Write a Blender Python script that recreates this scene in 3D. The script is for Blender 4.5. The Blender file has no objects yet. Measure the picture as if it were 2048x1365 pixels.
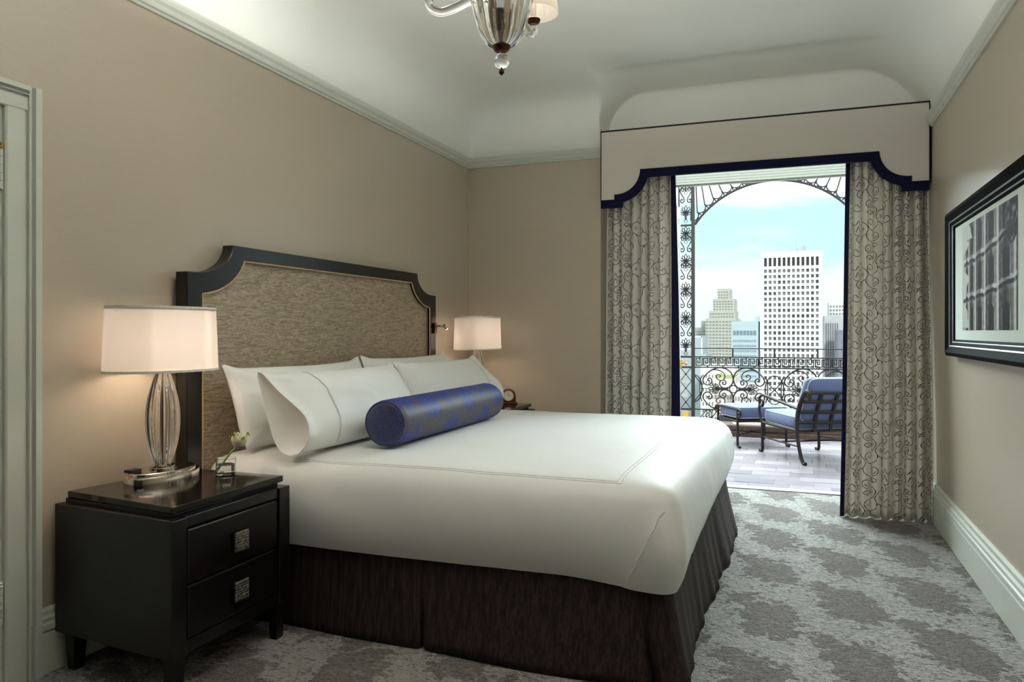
import bpy, bmesh, math, random
from mathutils import Vector, Matrix, noise as mnoise

random.seed(7)
PI = math.pi
sc = bpy.context.scene
COL = sc.collection

# ------------------------------------------------------------------ camera, world, lights, exposure
cam_d = bpy.data.cameras.new('camera')
cam = bpy.data.objects.new('camera', cam_d)
COL.objects.link(cam)
cam.location = (2.518, 0.0, 1.22)
cam.rotation_euler = (PI / 2, 0, math.radians(20.442))
cam_d.sensor_width = 36
cam_d.lens = 26.693
cam_d.shift_y = -0.0095
cam_d.clip_start = 0.05
cam_d.clip_end = 4000
sc.camera = cam

sc.view_settings.view_transform = 'Standard'
sc.view_settings.look = 'None'
sc.view_settings.gamma = 1
sc.view_settings.use_curve_mapping = False
sc.view_settings.exposure = 0.12

SKY = 1.45          # brightness of the overcast sky
DAY = 1680           # area light added outside the French doors, standing in for upper sky
FILL = 2.5          # fill added behind the camera, aimed up at the ceiling
SUNW = 2.3          # hazy sun on the city, from behind the hotel
UPL = 31            # spots added above the chandelier shades to brighten the ceiling
LAMP = 54.0          # bedside bulbs


def area(name, loc, target, sx, sy, power, col):
    l = bpy.data.lights.new(name, 'AREA')
    l.shape = 'RECTANGLE'
    l.size = sx
    l.size_y = sy
    l.energy = power
    l.color = col
    o = bpy.data.objects.new(name, l)
    COL.objects.link(o)
    o.location = loc
    o.rotation_euler = (Vector(target) - Vector(loc)).to_track_quat('-Z', 'Y').to_euler()
    return o


def point(name, loc, power, col, r=0.03):
    l = bpy.data.lights.new(name, 'POINT')
    l.energy = power
    l.color = col
    l.shadow_soft_size = r
    o = bpy.data.objects.new(name, l)
    COL.objects.link(o)
    o.location = loc
    return o


area('daylight_panel', (1.5, 10.2, 4.1), (1.9, 3.6, 0.7), 7.0, 2.0, DAY, (0.83, 1.0, 1.02))
area('ceiling_bounce_fill', (2.0, -0.9, 2.25), (1.75, 0.25, 3.1), 2.2, 0.8, FILL, (0.9, 0.98, 1.0))
sl = bpy.data.lights.new('sun', 'SUN')
sl.energy = SUNW
sl.angle = math.radians(8)
sl.color = (1.0, 0.99, 0.96)
so = bpy.data.objects.new('sun', sl)
COL.objects.link(so)
so.rotation_euler = Vector((-0.35, 0.8, -0.62)).to_track_quat('-Z', 'Y').to_euler()


def lin(c):
    out = []
    for v in c[:3]:
        v = v / 255.0
        out.append(v / 12.92 if v <= 0.04045 else ((v + 0.055) / 1.055) ** 2.4)
    return (out[0], out[1], out[2], 1.0)


class NT:
    """thin helper around a node tree"""

    def __init__(self, tree):
        self.t = tree
        tree.nodes.clear()

    def n(self, typ, ins=None, **props):
        nd = self.t.nodes.new(typ)
        for k, v in props.items():
            setattr(nd, k, v)
        for k, v in (ins or {}).items():
            self.set(nd.inputs[k], v)
        return nd

    def set(self, sock, v):
        if isinstance(v, bpy.types.NodeSocket):
            self.t.links.new(v, sock)
        else:
            sock.default_value = v

    def m(self, op, a, b=None, c=None, clamp=False):
        nd = self.t.nodes.new('ShaderNodeMath')
        nd.operation = op
        nd.use_clamp = clamp
        self.set(nd.inputs[0], a)
        if b is not None:
            self.set(nd.inputs[1], b)
        if c is not None:
            self.set(nd.inputs[2], c)
        return nd.outputs[0]

    def step(self, v, lo, hi):
        nd = self.t.nodes.new('ShaderNodeMapRange')
        nd.interpolation_type = 'SMOOTHSTEP'
        self.set(nd.inputs['Value'], v)
        nd.inputs['From Min'].default_value = lo
        nd.inputs['From Max'].default_value = hi
        return nd.outputs[0]

    def mix(self, f, a, b, blend='MIX'):
        nd = self.t.nodes.new('ShaderNodeMix')
        nd.data_type = 'RGBA'
        nd.blend_type = blend
        self.set(nd.inputs[0], f)
        self.set(nd.inputs[6], a)
        self.set(nd.inputs[7], b)
        return nd.outputs[2]

    def coord(self, which='Object', scale=(1, 1, 1), loc=(0, 0, 0)):
        tc = self.n('ShaderNodeTexCoord')
        mp = self.n('ShaderNodeMapping', {'Vector': tc.outputs[which], 'Scale': scale, 'Location': loc})
        return mp.outputs[0]

    def noise(self, vec, scale, detail=4, rough=0.55, dist=0.0):
        nd = self.n('ShaderNodeTexNoise', {'Vector': vec, 'Scale': scale, 'Detail': detail,
                                           'Roughness': rough, 'Distortion': dist})
        return nd.outputs[0]

    def bump(self, h, strength, dist=0.002, normal=None):
        nd = self.n('ShaderNodeBump', {'Height': h, 'Strength': strength, 'Distance': dist})
        if normal is not None:
            self.set(nd.inputs['Normal'], normal)
        return nd.outputs[0]


def new_mat(name):
    m = bpy.data.materials.new(name)
    m.use_nodes = True
    return m, NT(m.node_tree)


def finish(nt, **ins):
    b = nt.n('ShaderNodeBsdfPrincipled', ins)
    o = nt.n('ShaderNodeOutputMaterial', {'Surface': b.outputs[0]})
    return b


def plain(name, rgb, rough=0.5, metal=0.0, nscale=0, namp=0.12, bump=0.0, bscale=None, stretch=(1, 1, 1), **extra):
    """colour with a little procedural variation"""
    m, nt = new_mat(name)
    c = lin(rgb)
    ins = {'Roughness': rough, 'Metallic': metal}
    ins.update(extra)
    if nscale:
        v = nt.coord('Object', stretch)
        f = nt.noise(v, nscale)
        dark = tuple(x * (1 - namp) for x in c[:3]) + (1,)
        lite = tuple(min(1, x * (1 + namp)) for x in c[:3]) + (1,)
        ins['Base Color'] = nt.mix(nt.step(f, 0.3, 0.7), dark, lite)
        if bump:
            h = f if not bscale else nt.noise(v, bscale, 3)
            ins['Normal'] = nt.bump(h, bump)
    else:
        ins['Base Color'] = c
    finish(nt, **ins)
    return m


# world: pale overcast sky with soft cyan gaps
w = bpy.data.worlds.new('overcast_sky')
sc.world = w
w.use_nodes = True
nt = NT(w.node_tree)
tc = nt.n('ShaderNodeTexCoord')
sep = nt.n('ShaderNodeSeparateXYZ', {'Vector': tc.outputs['Generated']})
mp = nt.n('ShaderNodeMapping', {'Vector': tc.outputs['Generated'], 'Scale': (1.0, 1.0, 4.5), 'Location': (0.35, 0.1, 0.32)})
nz = nt.noise(mp.outputs[0], 3.2, 5, 0.5, 0.3)
lay = nt.m('SINE', nt.m('ADD', nt.m('MULTIPLY', sep.outputs[2], 38.0), nt.m('MULTIPLY', nz, 7.0)))
cl = nt.step(lay, -0.35, 0.95)
base = nt.mix(cl, (0.67, 0.73, 0.73, 1), (0.42, 0.65, 0.70, 1))
hor = nt.step(sep.outputs[2], -0.02, 0.10)
skyc = nt.mix(hor, (0.55, 0.70, 0.71, 1), base)
grd = nt.step(sep.outputs[2], -0.06, -0.01)
allc = nt.mix(grd, (0.52, 0.53, 0.52, 1), skyc)
bg = nt.n('ShaderNodeBackground', {'Color': allc, 'Strength': SKY})
nt.n('ShaderNodeOutputWorld', {'Surface': bg.outputs[0]})

# ------------------------------------------------------------------ mesh helpers
ORG = {}


class MB:
    def __init__(self):
        self.v = []
        self.f = []
        self.uv = None

    def quadgrid(self, pts, closed_u=False, closed_v=False, flip=False):
        """pts[i][j] grid of points"""
        b = len(self.v)
        nu, nv = len(pts), len(pts[0])
        for row in pts:
            self.v.extend([tuple(p) for p in row])
        for i in range(nu if closed_u else nu - 1):
            for j in range(nv if closed_v else nv - 1):
                a = b + i * nv + j
                a2 = b + i * nv + (j + 1) % nv
                c = b + ((i + 1) % nu) * nv + (j + 1) % nv
                d = b + ((i + 1) % nu) * nv + j
                self.f.append((a, d, c, a2) if flip else (a, a2, c, d))
        return b

    def box(self, x0, x1, y0, y1, z0, z1, fn=None):
        p = [(x0, y0, z0), (x1, y0, z0), (x1, y1, z0), (x0, y1, z0), (x0, y0, z1), (x1, y0, z1), (x1, y1, z1), (x0, y1, z1)]
        if fn:
            p = [fn(*q) for q in p]
        b = len(self.v)
        self.v.extend(p)
        for q in ((0, 3, 2, 1), (4, 5, 6, 7), (0, 1, 5, 4), (1, 2, 6, 5), (2, 3, 7, 6), (3, 0, 4, 7)):
            self.f.append(tuple(b + i for i in q))
        return self

    def prism(self, poly, fn, h0, h1):
        """poly: list of 2d points; fn(a,b,h)->3d"""
        b = len(self.v)
        n = len(poly)
        self.v.extend([fn(p[0], p[1], h0) for p in poly])
        self.v.extend([fn(p[0], p[1], h1) for p in poly])
        self.f.append(tuple(b + i for i in reversed(range(n))))
        self.f.append(tuple(b + n + i for i in range(n)))
        for i in range(n):
            j = (i + 1) % n
            self.f.append((b + i, b + j, b + n + j, b + n + i))
        return self

    def tube(self, pts, r, n=6, closed=False, caps=True, rf=None, flat=None):
        P = [Vector(p) for p in pts]
        m = len(P)
        T = []
        for i in range(m):
            if closed:
                t = P[(i + 1) % m] - P[i - 1]
            else:
                t = P[min(i + 1, m - 1)] - P[max(i - 1, 0)]
            T.append(t.normalized() if t.length > 1e-9 else Vector((0, 0, 1)))
        up = Vector((0, 0, 1)) if abs(T[0].z) < 0.9 else Vector((1, 0, 0))
        if flat is not None:
            up = Vector(flat)
        nrm = (up - T[0] * up.dot(T[0])).normalized()
        rows = []
        for i in range(m):
            if flat is not None:
                q = Vector(flat) - T[i] * Vector(flat).dot(T[i])
            else:
                q = nrm - T[i] * nrm.dot(T[i])
            if q.length > 1e-6:
                nrm = q.normalized()
            bn = T[i].cross(nrm)
            rr = r * (rf(i / (m - 1)) if rf else 1)
            rows.append([P[i] + (nrm * math.cos(a) + bn * math.sin(a)) * rr for a in [2 * PI * k / n + PI / n for k in range(n)]])
        b = self.quadgrid(rows, closed_u=closed, closed_v=True)
        if caps and not closed:
            self.f.append(tuple(b + k for k in reversed(range(n))))
            self.f.append(tuple(b + (m - 1) * n + k for k in range(n)))
        return self

    def lathe(self, prof, n=32, c=(0, 0, 0), sx=1.0, sy=1.0, lobes=0, amp=0.0, closed=False):
        """prof: list of (r,z)"""
        rows = []
        for r, z in prof:
            row = []
            for k in range(n):
                a = 2 * PI * k / n
                q = r * (1 + amp * math.cos(lobes * a)) if lobes else r
                row.append((c[0] + q * sx * math.cos(a), c[1] + q * sy * math.sin(a), c[2] + z))
            rows.append(row)
        b = self.quadgrid(rows, closed_u=closed, closed_v=True)
        if not closed:
            if prof[0][0] > 1e-5:
                self.f.append(tuple(b + k for k in reversed(range(n))))
            if prof[-1][0] > 1e-5:
                self.f.append(tuple(b + (len(prof) - 1) * n + k for k in range(n)))
        return self

    def sphere(self, c, r, n=16, sz=1.0):
        pr = [(max(1e-6, r * math.sin(PI * i / (n // 2))), -r * sz * math.cos(PI * i / (n // 2))) for i in range(n // 2 + 1)]
        return self.lathe(pr, n, c)

    def build(self, name, mat, parent=None, smooth=False, bev=0.0, seg=2, sub=0, ang=35, structure=False, fixn=True):
        me = bpy.data.meshes.new(name)
        off = Vector(ORG.get(parent, (0, 0, 0))) if parent else Vector((0, 0, 0))
        me.from_pydata([tuple(Vector(p) - off) for p in self.v], [], self.f)
        if self.uv:
            ul = me.uv_layers.new(name='UVMap')
            for lp in me.loops:
                ul.data[lp.index].uv = self.uv[lp.vertex_index]
        bm = bmesh.new()
        bm.from_mesh(me)
        if not self.uv:
            bmesh.ops.remove_doubles(bm, verts=bm.verts, dist=1e-6)
        if fixn:
            bmesh.ops.recalc_face_normals(bm, faces=bm.faces)
        if bev:
            es = [e for e in bm.edges if len(e.link_faces) == 2 and e.calc_face_angle(0) > math.radians(30)]
            bmesh.ops.bevel(bm, geom=es, offset=bev, segments=seg, affect='EDGES', profile=0.5, clamp_overlap=True)
        if smooth:
            for f in bm.faces:
                f.smooth = True
            for e in bm.edges:
                if len(e.link_faces) == 2 and e.calc_face_angle(0) > math.radians(ang):
                    e.smooth = False
        bm.to_mesh(me)
        bm.free()
        if mat:
            me.materials.append(mat)
        o = bpy.data.objects.new(name, me)
        COL.objects.link(o)
        if parent:
            o.parent = parent
            ORG[o] = ORG.get(parent, (0, 0, 0))
        elif structure:
            o['kind'] = 'structure'
        if sub:
            md = o.modifiers.new('sub', 'SUBSURF')
            md.levels = sub
            md.render_levels = sub
        return o


def tag(o, label=None, cat=None, group=None, kind=None):
    if label:
        o['label'] = label
    if cat:
        o['category'] = cat
    if group:
        o['group'] = group
    if kind:
        o['kind'] = kind
    return o


def thing(name, label, cat, loc=(0, 0, 0), group=None, rotz=0.0, local=False):
    o = bpy.data.objects.new(name, None)
    COL.objects.link(o)
    o.empty_display_size = 0.1
    o.location = loc
    o.rotation_euler = (0, 0, rotz)
    ORG[o] = (0, 0, 0) if local else tuple(loc)
    return tag(o, label, cat, group)


def share(src, name, parent, loc=None, rot=None, scale=None):
    """another piece using the same mesh"""
    c = bpy.data.objects.new(name, src.data)
    COL.objects.link(c)
    c.parent = parent
    ORG[c] = ORG.get(parent, (0, 0, 0))
    if loc:
        c.location = loc
    if rot:
        c.rotation_euler = rot
    if scale:
        c.scale = scale
    return c


def spline(pts, n=8, closed=False):
    """Catmull-Rom through 2d/3d points"""
    P = [Vector(p) for p in pts]
    out = []
    m = len(P)
    for i in range(m if closed else m - 1):
        p0 = P[i - 1] if (i > 0 or closed) else P[0] * 2 - P[1]
        p1 = P[i]
        p2 = P[(i + 1) % m]
        p3 = P[(i + 2) % m] if (closed or i + 2 < m) else P[-1] * 2 - P[-2]
        for k in range(n):
            t = k / n
            out.append(0.5 * ((2 * p1) + (p2 - p0) * t + (2 * p0 - 5 * p1 + 4 * p2 - p3) * t * t + (3 * p1 - p0 - 3 * p2 + p3) * t ** 3))
    if not closed:
        out.append(P[-1])
    return out


def spiral(cx, cy, r0, r1, a0, a1, n=28):
    return [(cx + (r0 + (r1 - r0) * k / n) * math.cos(a0 + (a1 - a0) * k / n),
             cy + (r0 + (r1 - r0) * k / n) * math.sin(a0 + (a1 - a0) * k / n)) for k in range(n + 1)]


def lerp(a, b, t):
    return a + (b - a) * t


def sm(x, a, b):
    t = min(1, max(0, (x - a) / (b - a)))
    return t * t * (3 - 2 * t)

# ------------------------------------------------------------------ materials
def wallpaper():
    m, nt = new_mat('grasscloth_wallpaper')
    v = nt.coord('Object', (1, 1, 1))
    v2 = nt.coord('Object', (5, 5, 190))
    fine = nt.noise(v2, 2.0, 3, 0.6)
    big = nt.noise(v, 1.3, 2)
    c = nt.mix(nt.step(fine, 0.3, 0.7), lin((188, 175, 157)), lin((196, 183, 164)))
    c = nt.mix(nt.step(big, 0.3, 0.7), c, lin((194, 180, 160)))
    finish(nt, **{'Base Color': c, 'Roughness': 0.31, 'Normal': nt.bump(fine, 0.12, 0.001), 'Specular IOR Level': 0.8})
    return m


def carpet():
    m, nt = new_mat('damask_carpet')
    p = nt.coord('Object')
    nz = nt.n('ShaderNodeTexNoise', {'Vector': p, 'Scale': 12.0, 'Detail': 3.0, 'Roughness': 0.6})
    nz2 = nt.n('ShaderNodeTexNoise', {'Vector': p, 'Scale': 38.0, 'Detail': 2.0, 'Roughness': 0.5})
    d = nt.n('ShaderNodeVectorMath', {0: nz.outputs[1], 1: (0.5, 0.5, 0.5)}, operation='SUBTRACT')
    d = nt.n('ShaderNodeVectorMath', {0: d.outputs[0], 'Scale': 0.20}, operation='SCALE')
    e = nt.n('ShaderNodeVectorMath', {0: nz2.outputs[1], 1: (0.5, 0.5, 0.5)}, operation='SUBTRACT')
    e = nt.n('ShaderNodeVectorMath', {0: e.outputs[0], 'Scale': 0.085}, operation='SCALE')
    q = nt.n('ShaderNodeVectorMath', {0: p, 1: d.outputs[0]}, operation='ADD')
    q = nt.n('ShaderNodeVectorMath', {0: q.outputs[0], 1: e.outputs[0]}, operation='ADD')
    s = nt.n('ShaderNodeSeparateXYZ', {'Vector': q.outputs[0]})
    x, y = s.outputs[0], s.outputs[1]
    i = nt.m('ROUND', nt.m('DIVIDE', nt.m('SUBTRACT', x, 2.405), 0.3467))
    dx = nt.m('SUBTRACT', nt.m('SUBTRACT', x, 2.405), nt.m('MULTIPLY', i, 0.3467))
    yy = nt.m('SUBTRACT', nt.m('SUBTRACT', y, 3.42), nt.m('MULTIPLY', i, 0.2635))
    j = nt.m('ROUND', nt.m('DIVIDE', yy, 0.655))
    dy = nt.m('SUBTRACT', yy, nt.m('MULTIPLY', j, 0.655))
    r = nt.m('SQRT', nt.m('ADD', nt.m('POWER', nt.m('DIVIDE', nt.m('ADD', dx, nt.m('MULTIPLY', dy, 0.16)), 0.142), 2), nt.m('POWER', nt.m('DIVIDE', dy, 0.242), 2)))
    r2 = nt.m('SQRT', nt.m('ADD', nt.m('POWER', nt.m('DIVIDE', nt.m('ADD', dx, 0.125), 0.075), 2), nt.m('POWER', nt.m('DIVIDE', nt.m('SUBTRACT', dy, 0.215), 0.075), 2)))
    r = nt.m('MINIMUM', r, r2)
    sc1 = nt.n('ShaderNodeTexVoronoi', {'Vector': p, 'Scale': 24.0})
    r = nt.m('ADD', r, nt.m('MULTIPLY', nt.m('SUBTRACT', sc1.outputs[0], 0.45), 0.75))
    blob = nt.step(r, 1.06, 0.94)
    # petal gaps inside the flower heads
    pet = nt.n('ShaderNodeTexVoronoi', {'Vector': q.outputs[0], 'Scale': 34.0}, feature='DISTANCE_TO_EDGE')
    gap = nt.step(pet.outputs[0], 0.10, 0.02)
    loops = nt.noise(nt.coord('Object', (1.0, 2.1, 1)), 44, 3, 0.62, 0.8)
    pile = nt.noise(p, 420, 2, 0.6)
    dark = nt.mix(nt.step(loops, 0.38, 0.60), lin((76, 67, 62)), lin((130, 120, 113)))
    mid = nt.noise(nt.coord('Object', (1.0, 1.5, 1)), 26, 2, 0.5, 1.2)
    dark = nt.mix(nt.step(mid, 0.54, 0.66), dark, lin((150, 141, 134)))
    dark = nt.mix(nt.m('MULTIPLY', gap, 0.55), dark, lin((166, 158, 151)))
    lite = nt.mix(nt.step(loops, 0.36, 0.50), lin((112, 105, 100)), lin((190, 186, 181)))
    lite = nt.mix(nt.step(mid, 0.60, 0.70), lite, lin((128, 120, 114)))
    # woven flat diamonds between the heads
    flat = nt.m('MULTIPLY', nt.step(r, 1.42, 1.55), nt.step(nz.outputs[0], 0.42, 0.5))
    lite = nt.mix(flat, lite, lin((172, 167, 160)))
    c = nt.mix(blob, lite, dark)
    c = nt.mix(nt.m('MULTIPLY', pile, 0.35), c, nt.mix(0.5, c, (0.02, 0.02, 0.02, 1)))
    h = nt.m('ADD', nt.m('MULTIPLY', loops, nt.m('SUBTRACT', 1.0, nt.m('MULTIPLY', flat, 0.8))), nt.m('ADD', nt.m('MULTIPLY', blob, 0.35), nt.m('MULTIPLY', gap, -0.4)))
    finish(nt, **{'Base Color': c, 'Roughness': 0.95, 'Normal': nt.bump(h, 1.0, 0.018), 'Sheen Weight': 0.2})
    return m


def wood_dark(name='ebonised_wood', rgb=(15, 12, 11), rough=0.32, stretch=(1, 1, 1), spec=0.5):
    m, nt = new_mat(name)
    v = nt.coord('Object', stretch)
    g = nt.noise(v, 14, 5, 0.6, 1.5)
    c = nt.mix(nt.step(g, 0.35, 0.65), lin(rgb), lin(tuple(x * 1.5 for x in rgb)))
    finish(nt, **{'Base Color': c, 'Roughness': rough, 'Normal': nt.bump(g, 0.12, 0.002), 'Specular IOR Level': spec})
    return m


def weave():
    m, nt = new_mat('woven_headboard_fabric')
    a = nt.noise(nt.coord('Object', (1, 6, 52)), 2.6, 3, 0.55, 1.6)
    b = nt.noise(nt.coord('Object', (1, 420, 40)), 1.0, 1)
    f = nt.m('ADD', nt.m('MULTIPLY', a, 0.75), nt.m('MULTIPLY', b, 0.25))
    c = nt.mix(nt.step(f, 0.36, 0.62), lin((122, 106, 84)), lin((190, 172, 144)))
    finish(nt, **{'Base Color': c, 'Roughness': 0.36, 'Normal': nt.bump(f, 0.5, 0.003), 'Specular IOR Level': 0.7})
    return m


def skirt_fabric():
    m, nt = new_mat('striated_skirt_fabric')
    a = nt.noise(nt.coord('Object', (90, 90, 2.0)), 1.0, 3, 0.6)
    b = nt.noise(nt.coord('Object', (260, 260, 9)), 1.0, 1)
    f = nt.m('ADD', nt.m('MULTIPLY', a, 0.6), nt.m('MULTIPLY', b, 0.4))
    c = nt.mix(nt.step(f, 0.36, 0.66), lin((36, 28, 26)), lin((68, 54, 51)))
    finish(nt, **{'Base Color': c, 'Roughness': 0.7, 'Normal': nt.bump(f, 0.4, 0.003), 'Specular IOR Level': 0.2})
    return m


def damask_bolster():
    m, nt = new_mat('blue_damask')
    tc = nt.n('ShaderNodeTexCoord')
    uv = tc.outputs['UV']
    nz = nt.n('ShaderNodeTexNoise', {'Vector': uv, 'Scale': 26.0, 'Detail': 3.0, 'Roughness': 0.6})
    d = nt.n('ShaderNodeVectorMath', {0: nz.outputs[1], 1: (0.5, 0.5, 0.5)}, operation='SUBTRACT')
    d = nt.n('ShaderNodeVectorMath', {0: d.outputs[0], 'Scale': 0.13}, operation='SCALE')
    q = nt.n('ShaderNodeVectorMath', {0: uv, 1: d.outputs[0]}, operation='ADD')
    s = nt.n('ShaderNodeSeparateXYZ', {'Vector': q.outputs[0]})
    x, y = s.outputs[0], s.outputs[1]
    px, py = 0.205, 0.3265
    i = nt.m('ROUND', nt.m('DIVIDE', nt.m('SUBTRACT', x, 0.09), px))
    dx = nt.m('SUBTRACT', nt.m('SUBTRACT', x, 0.09), nt.m('MULTIPLY', i, px))
    odd = nt.m('MULTIPLY', nt.m('PINGPONG', i, 1.0), py * -0.20)
    yy = nt.m('SUBTRACT', nt.m('SUBTRACT', y, 0.19), odd)
    j = nt.m('ROUND', nt.m('DIVIDE', yy, py))
    dy = nt.m('SUBTRACT', yy, nt.m('MULTIPLY', j, py))
    r = nt.m('SQRT', nt.m('ADD', nt.m('POWER', nt.m('DIVIDE', dx, 0.106), 2), nt.m('POWER', nt.m('DIVIDE', dy, 0.132), 2)))
    sc1 = nt.n('ShaderNodeTexVoronoi', {'Vector': uv, 'Scale': 48.0})
    r = nt.m('ADD', r, nt.m('MULTIPLY', nt.m('SUBTRACT', sc1.outputs[0], 0.45), 0.6))
    blob = nt.step(r, 1.05, 0.97)
    pet = nt.n('ShaderNodeTexVoronoi', {'Vector': q.outputs[0], 'Scale': 62.0}, feature='DISTANCE_TO_EDGE')
    line = nt.step(pet.outputs[0], 0.11, 0.05)
    blue = nt.mix(line, lin((38, 46, 116)), lin((70, 88, 165)))
    blue = nt.mix(nt.step(nz.outputs[0], 0.35, 0.7), nt.mix(0.35, blue, lin((20, 24, 70))), blue)
    wv = nt.noise(nt.coord('UV', (700, 60, 1)), 1.0, 1)
    ground = nt.mix(wv, lin((62, 57, 68)), lin((88, 82, 92)))
    c = nt.mix(blob, ground, blue)
    finish(nt, **{'Base Color': c, 'Roughness': 0.48, 'Normal': nt.bump(nt.m('ADD', blob, nt.m('MULTIPLY', line, 0.5)), 0.25, 0.002), 'Specular IOR Level': 0.22})
    return m


def navy_damask():
    m, nt = new_mat('navy_damask_end')
    v = nt.coord('Object')
    nz = nt.n('ShaderNodeTexNoise', {'Vector': v, 'Scale': 30.0, 'Detail': 3.0})
    pet = nt.n('ShaderNodeTexVoronoi', {'Vector': nt.mix(0.06, v, nz.outputs[1]), 'Scale': 55.0}, feature='DISTANCE_TO_EDGE')
    c = nt.mix(nt.step(pet.outputs[0], 0.12, 0.05), lin((17, 22, 64)), lin((34, 46, 104)))
    finish(nt, **{'Base Color': c, 'Roughness': 0.5, 'Normal': nt.bump(pet.outputs[0], 0.4, 0.003), 'Sheen Weight': 0.3})
    return m


def linen(name, rgb, rough=0.6, wr=0.25, sheen=0.2):
    m, nt = new_mat(name)
    v = nt.coord('Object')
    a = nt.noise(v, 3.2, 3, 0.5, 0.6)
    b = nt.noise(v, 600, 1)
    c = lin(rgb)
    col = nt.mix(b, tuple(x * 0.95 for x in c[:3]) + (1,), c)
    nn = nt.bump(a, wr, 0.03)
    finish(nt, **{'Base Color': col, 'Roughness': rough, 'Normal': nt.bump(b, 0.08, 0.001, nn), 'Sheen Weight': sheen})
    return m


def glass(name, ior=1.45, rough=0.0, col=(1, 1, 1, 1)):
    m, nt = new_mat(name)
    finish(nt, **{'Base Color': col, 'Roughness': rough, 'IOR': ior, 'Transmission Weight': 1.0})
    return m


def shade_mat(name, rgb, trans):
    m, nt = new_mat(name)
    b = nt.noise(nt.coord('Object', (300, 300, 300)), 1.0, 1)
    c = lin(rgb)
    col = nt.mix(b, tuple(x * 0.95 for x in c[:3]) + (1,), c)
    df = nt.n('ShaderNodeBsdfDiffuse', {'Color': col})
    tr = nt.n('ShaderNodeBsdfTranslucent', {'Color': col})
    mx = nt.n('ShaderNodeMixShader', {0: trans, 1: df.outputs[0], 2: tr.outputs[0]})
    nt.n('ShaderNodeOutputMaterial', {'Surface': mx.outputs[0]})
    return m


def emit(name, rgb, s):
    m, nt = new_mat(name)
    e = nt.n('ShaderNodeEmission', {'Color': lin(rgb), 'Strength': s})
    nt.n('ShaderNodeOutputMaterial', {'Surface': e.outputs[0]})
    return m


def random_tone(name, a, b, rough, bump=0.2, nscale=30, spec=0.5):
    """each piece its own tone between a and b"""
    m, nt = new_mat(name)
    oi = nt.n('ShaderNodeObjectInfo')
    f = nt.noise(nt.coord('Object'), nscale, 4)
    c = nt.mix(oi.outputs['Random'], lin(a), lin(b))
    c = nt.mix(nt.m('MULTIPLY', f, 0.35), c, nt.mix(0.5, c, (0.05, 0.04, 0.04, 1)))
    finish(nt, **{'Base Color': c, 'Roughness': rough, 'Normal': nt.bump(f, bump, 0.004), 'Specular IOR Level': spec})
    return m


M = {}
M['wall'] = wallpaper()
M['ceil'] = plain('ceiling_paint', (242, 244, 236), 0.75, nscale=2.0, namp=0.02)
M['trim'] = plain('white_trim_paint', (214, 217, 206), 0.32, nscale=6, namp=0.02)
M['carpet'] = carpet()
M['wood'] = wood_dark()
M['wood_gloss'] = wood_dark('ebonised_top', (13, 10, 9), 0.10)
M['wood_grain'] = wood_dark('ebonised_oak', (13, 11, 11), 0.27, (6, 1, 1), 0.5)
M['weave'] = weave()
M['skirt'] = skirt_fabric()
M['bolster'] = damask_bolster()
M['navy_end'] = navy_damask()
M['sheet'] = linen('white_sateen', (238, 239, 236), 0.55, 0.22)
M['pillow'] = linen('white_pillowcase', (246, 246, 242), 0.6, 0.35)
M['stitch'] = plain('grey_stitching', (206, 204, 199), 0.7, nscale=80)
M['piping'] = plain('tan_piping', (196, 164, 124), 0.5, nscale=90)
M['glass'] = glass('clear_glass', 1.45)
M['water'] = glass('water', 1.33)
M['chrome'] = plain('polished_nickel', (222, 214, 204), 0.06, 1.0, nscale=3, namp=0.03)
M['bronze'] = plain('copper_bronze', (96, 60, 48), 0.3, 1.0, nscale=30)
M['pewter'] = plain('antique_pewter', (168, 164, 154), 0.35, 1.0, nscale=110, namp=0.5, bump=1.0)
M['brass'] = plain('brass', (206, 160, 74), 0.25, 1.0, nscale=20)
M['black'] = plain('black_plastic', (16, 15, 15), 0.4, nscale=20)
M['shade'] = shade_mat('linen_lampshade', (250, 246, 241), 0.84)
fm, nt = new_mat('frosted_diffuser')  # for the ring added to soften the light pool below the shade
tr_ = nt.n('ShaderNodeBsdfTranslucent', {'Color': lin((245, 240, 232))})
tp_ = nt.n('ShaderNodeBsdfTransparent', {'Color': (1, 0.97, 0.92, 1)})
mx_ = nt.n('ShaderNodeMixShader', {0: 0.34, 1: tr_.outputs[0], 2: tp_.outputs[0]})
nt.n('ShaderNodeOutputMaterial', {'Surface': mx_.outputs[0]})
M['frosted'] = fm
M['shade_trim'] = plain('shade_tape', (236, 229, 219), 0.7, nscale=100)
M['cornice'] = linen('cornice_fabric', (234, 225, 214), 0.75, 0.08)
M['navy'] = plain('navy_velvet_band', (13, 14, 52), 0.7, nscale=60, namp=0.2, **{'Specular IOR Level': 0.2})
M['blackcord'] = plain('black_cord', (18, 17, 24), 0.6, nscale=60)
M['curtain'] = shade_mat('cream_curtain_fabric', (242, 237, 227), 0.2)
M['crewel'] = plain('charcoal_crewel_thread', (44, 41, 46), 0.8, nscale=120)
M['iron'] = plain('wrought_iron', (32, 26, 28), 0.5, 0.2, nscale=60, namp=0.3, bump=0.3)
M['bronze_iron'] = plain('bronze_iron', (30, 23, 22), 0.5, 0.0, nscale=60, namp=0.3, bump=0.2, **{'Specular IOR Level': 0.2})
M['cushion'] = linen('blue_canvas', (66, 76, 112), 0.75, 0.2)
M['cushion_trim'] = plain('cushion_piping', (150, 146, 150), 0.7, nscale=80)
M['paver'] = random_tone('terrace_pavers', (128, 119, 126), (158, 148, 155), 0.25, 0.25, 16)
M['grout'] = plain('paver_joints', (128, 119, 124), 0.8, nscale=40)
M['plinth'] = plain('dark_stone_plinth', (74, 54, 48), 0.6, nscale=18, namp=0.3, bump=0.3)
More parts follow.
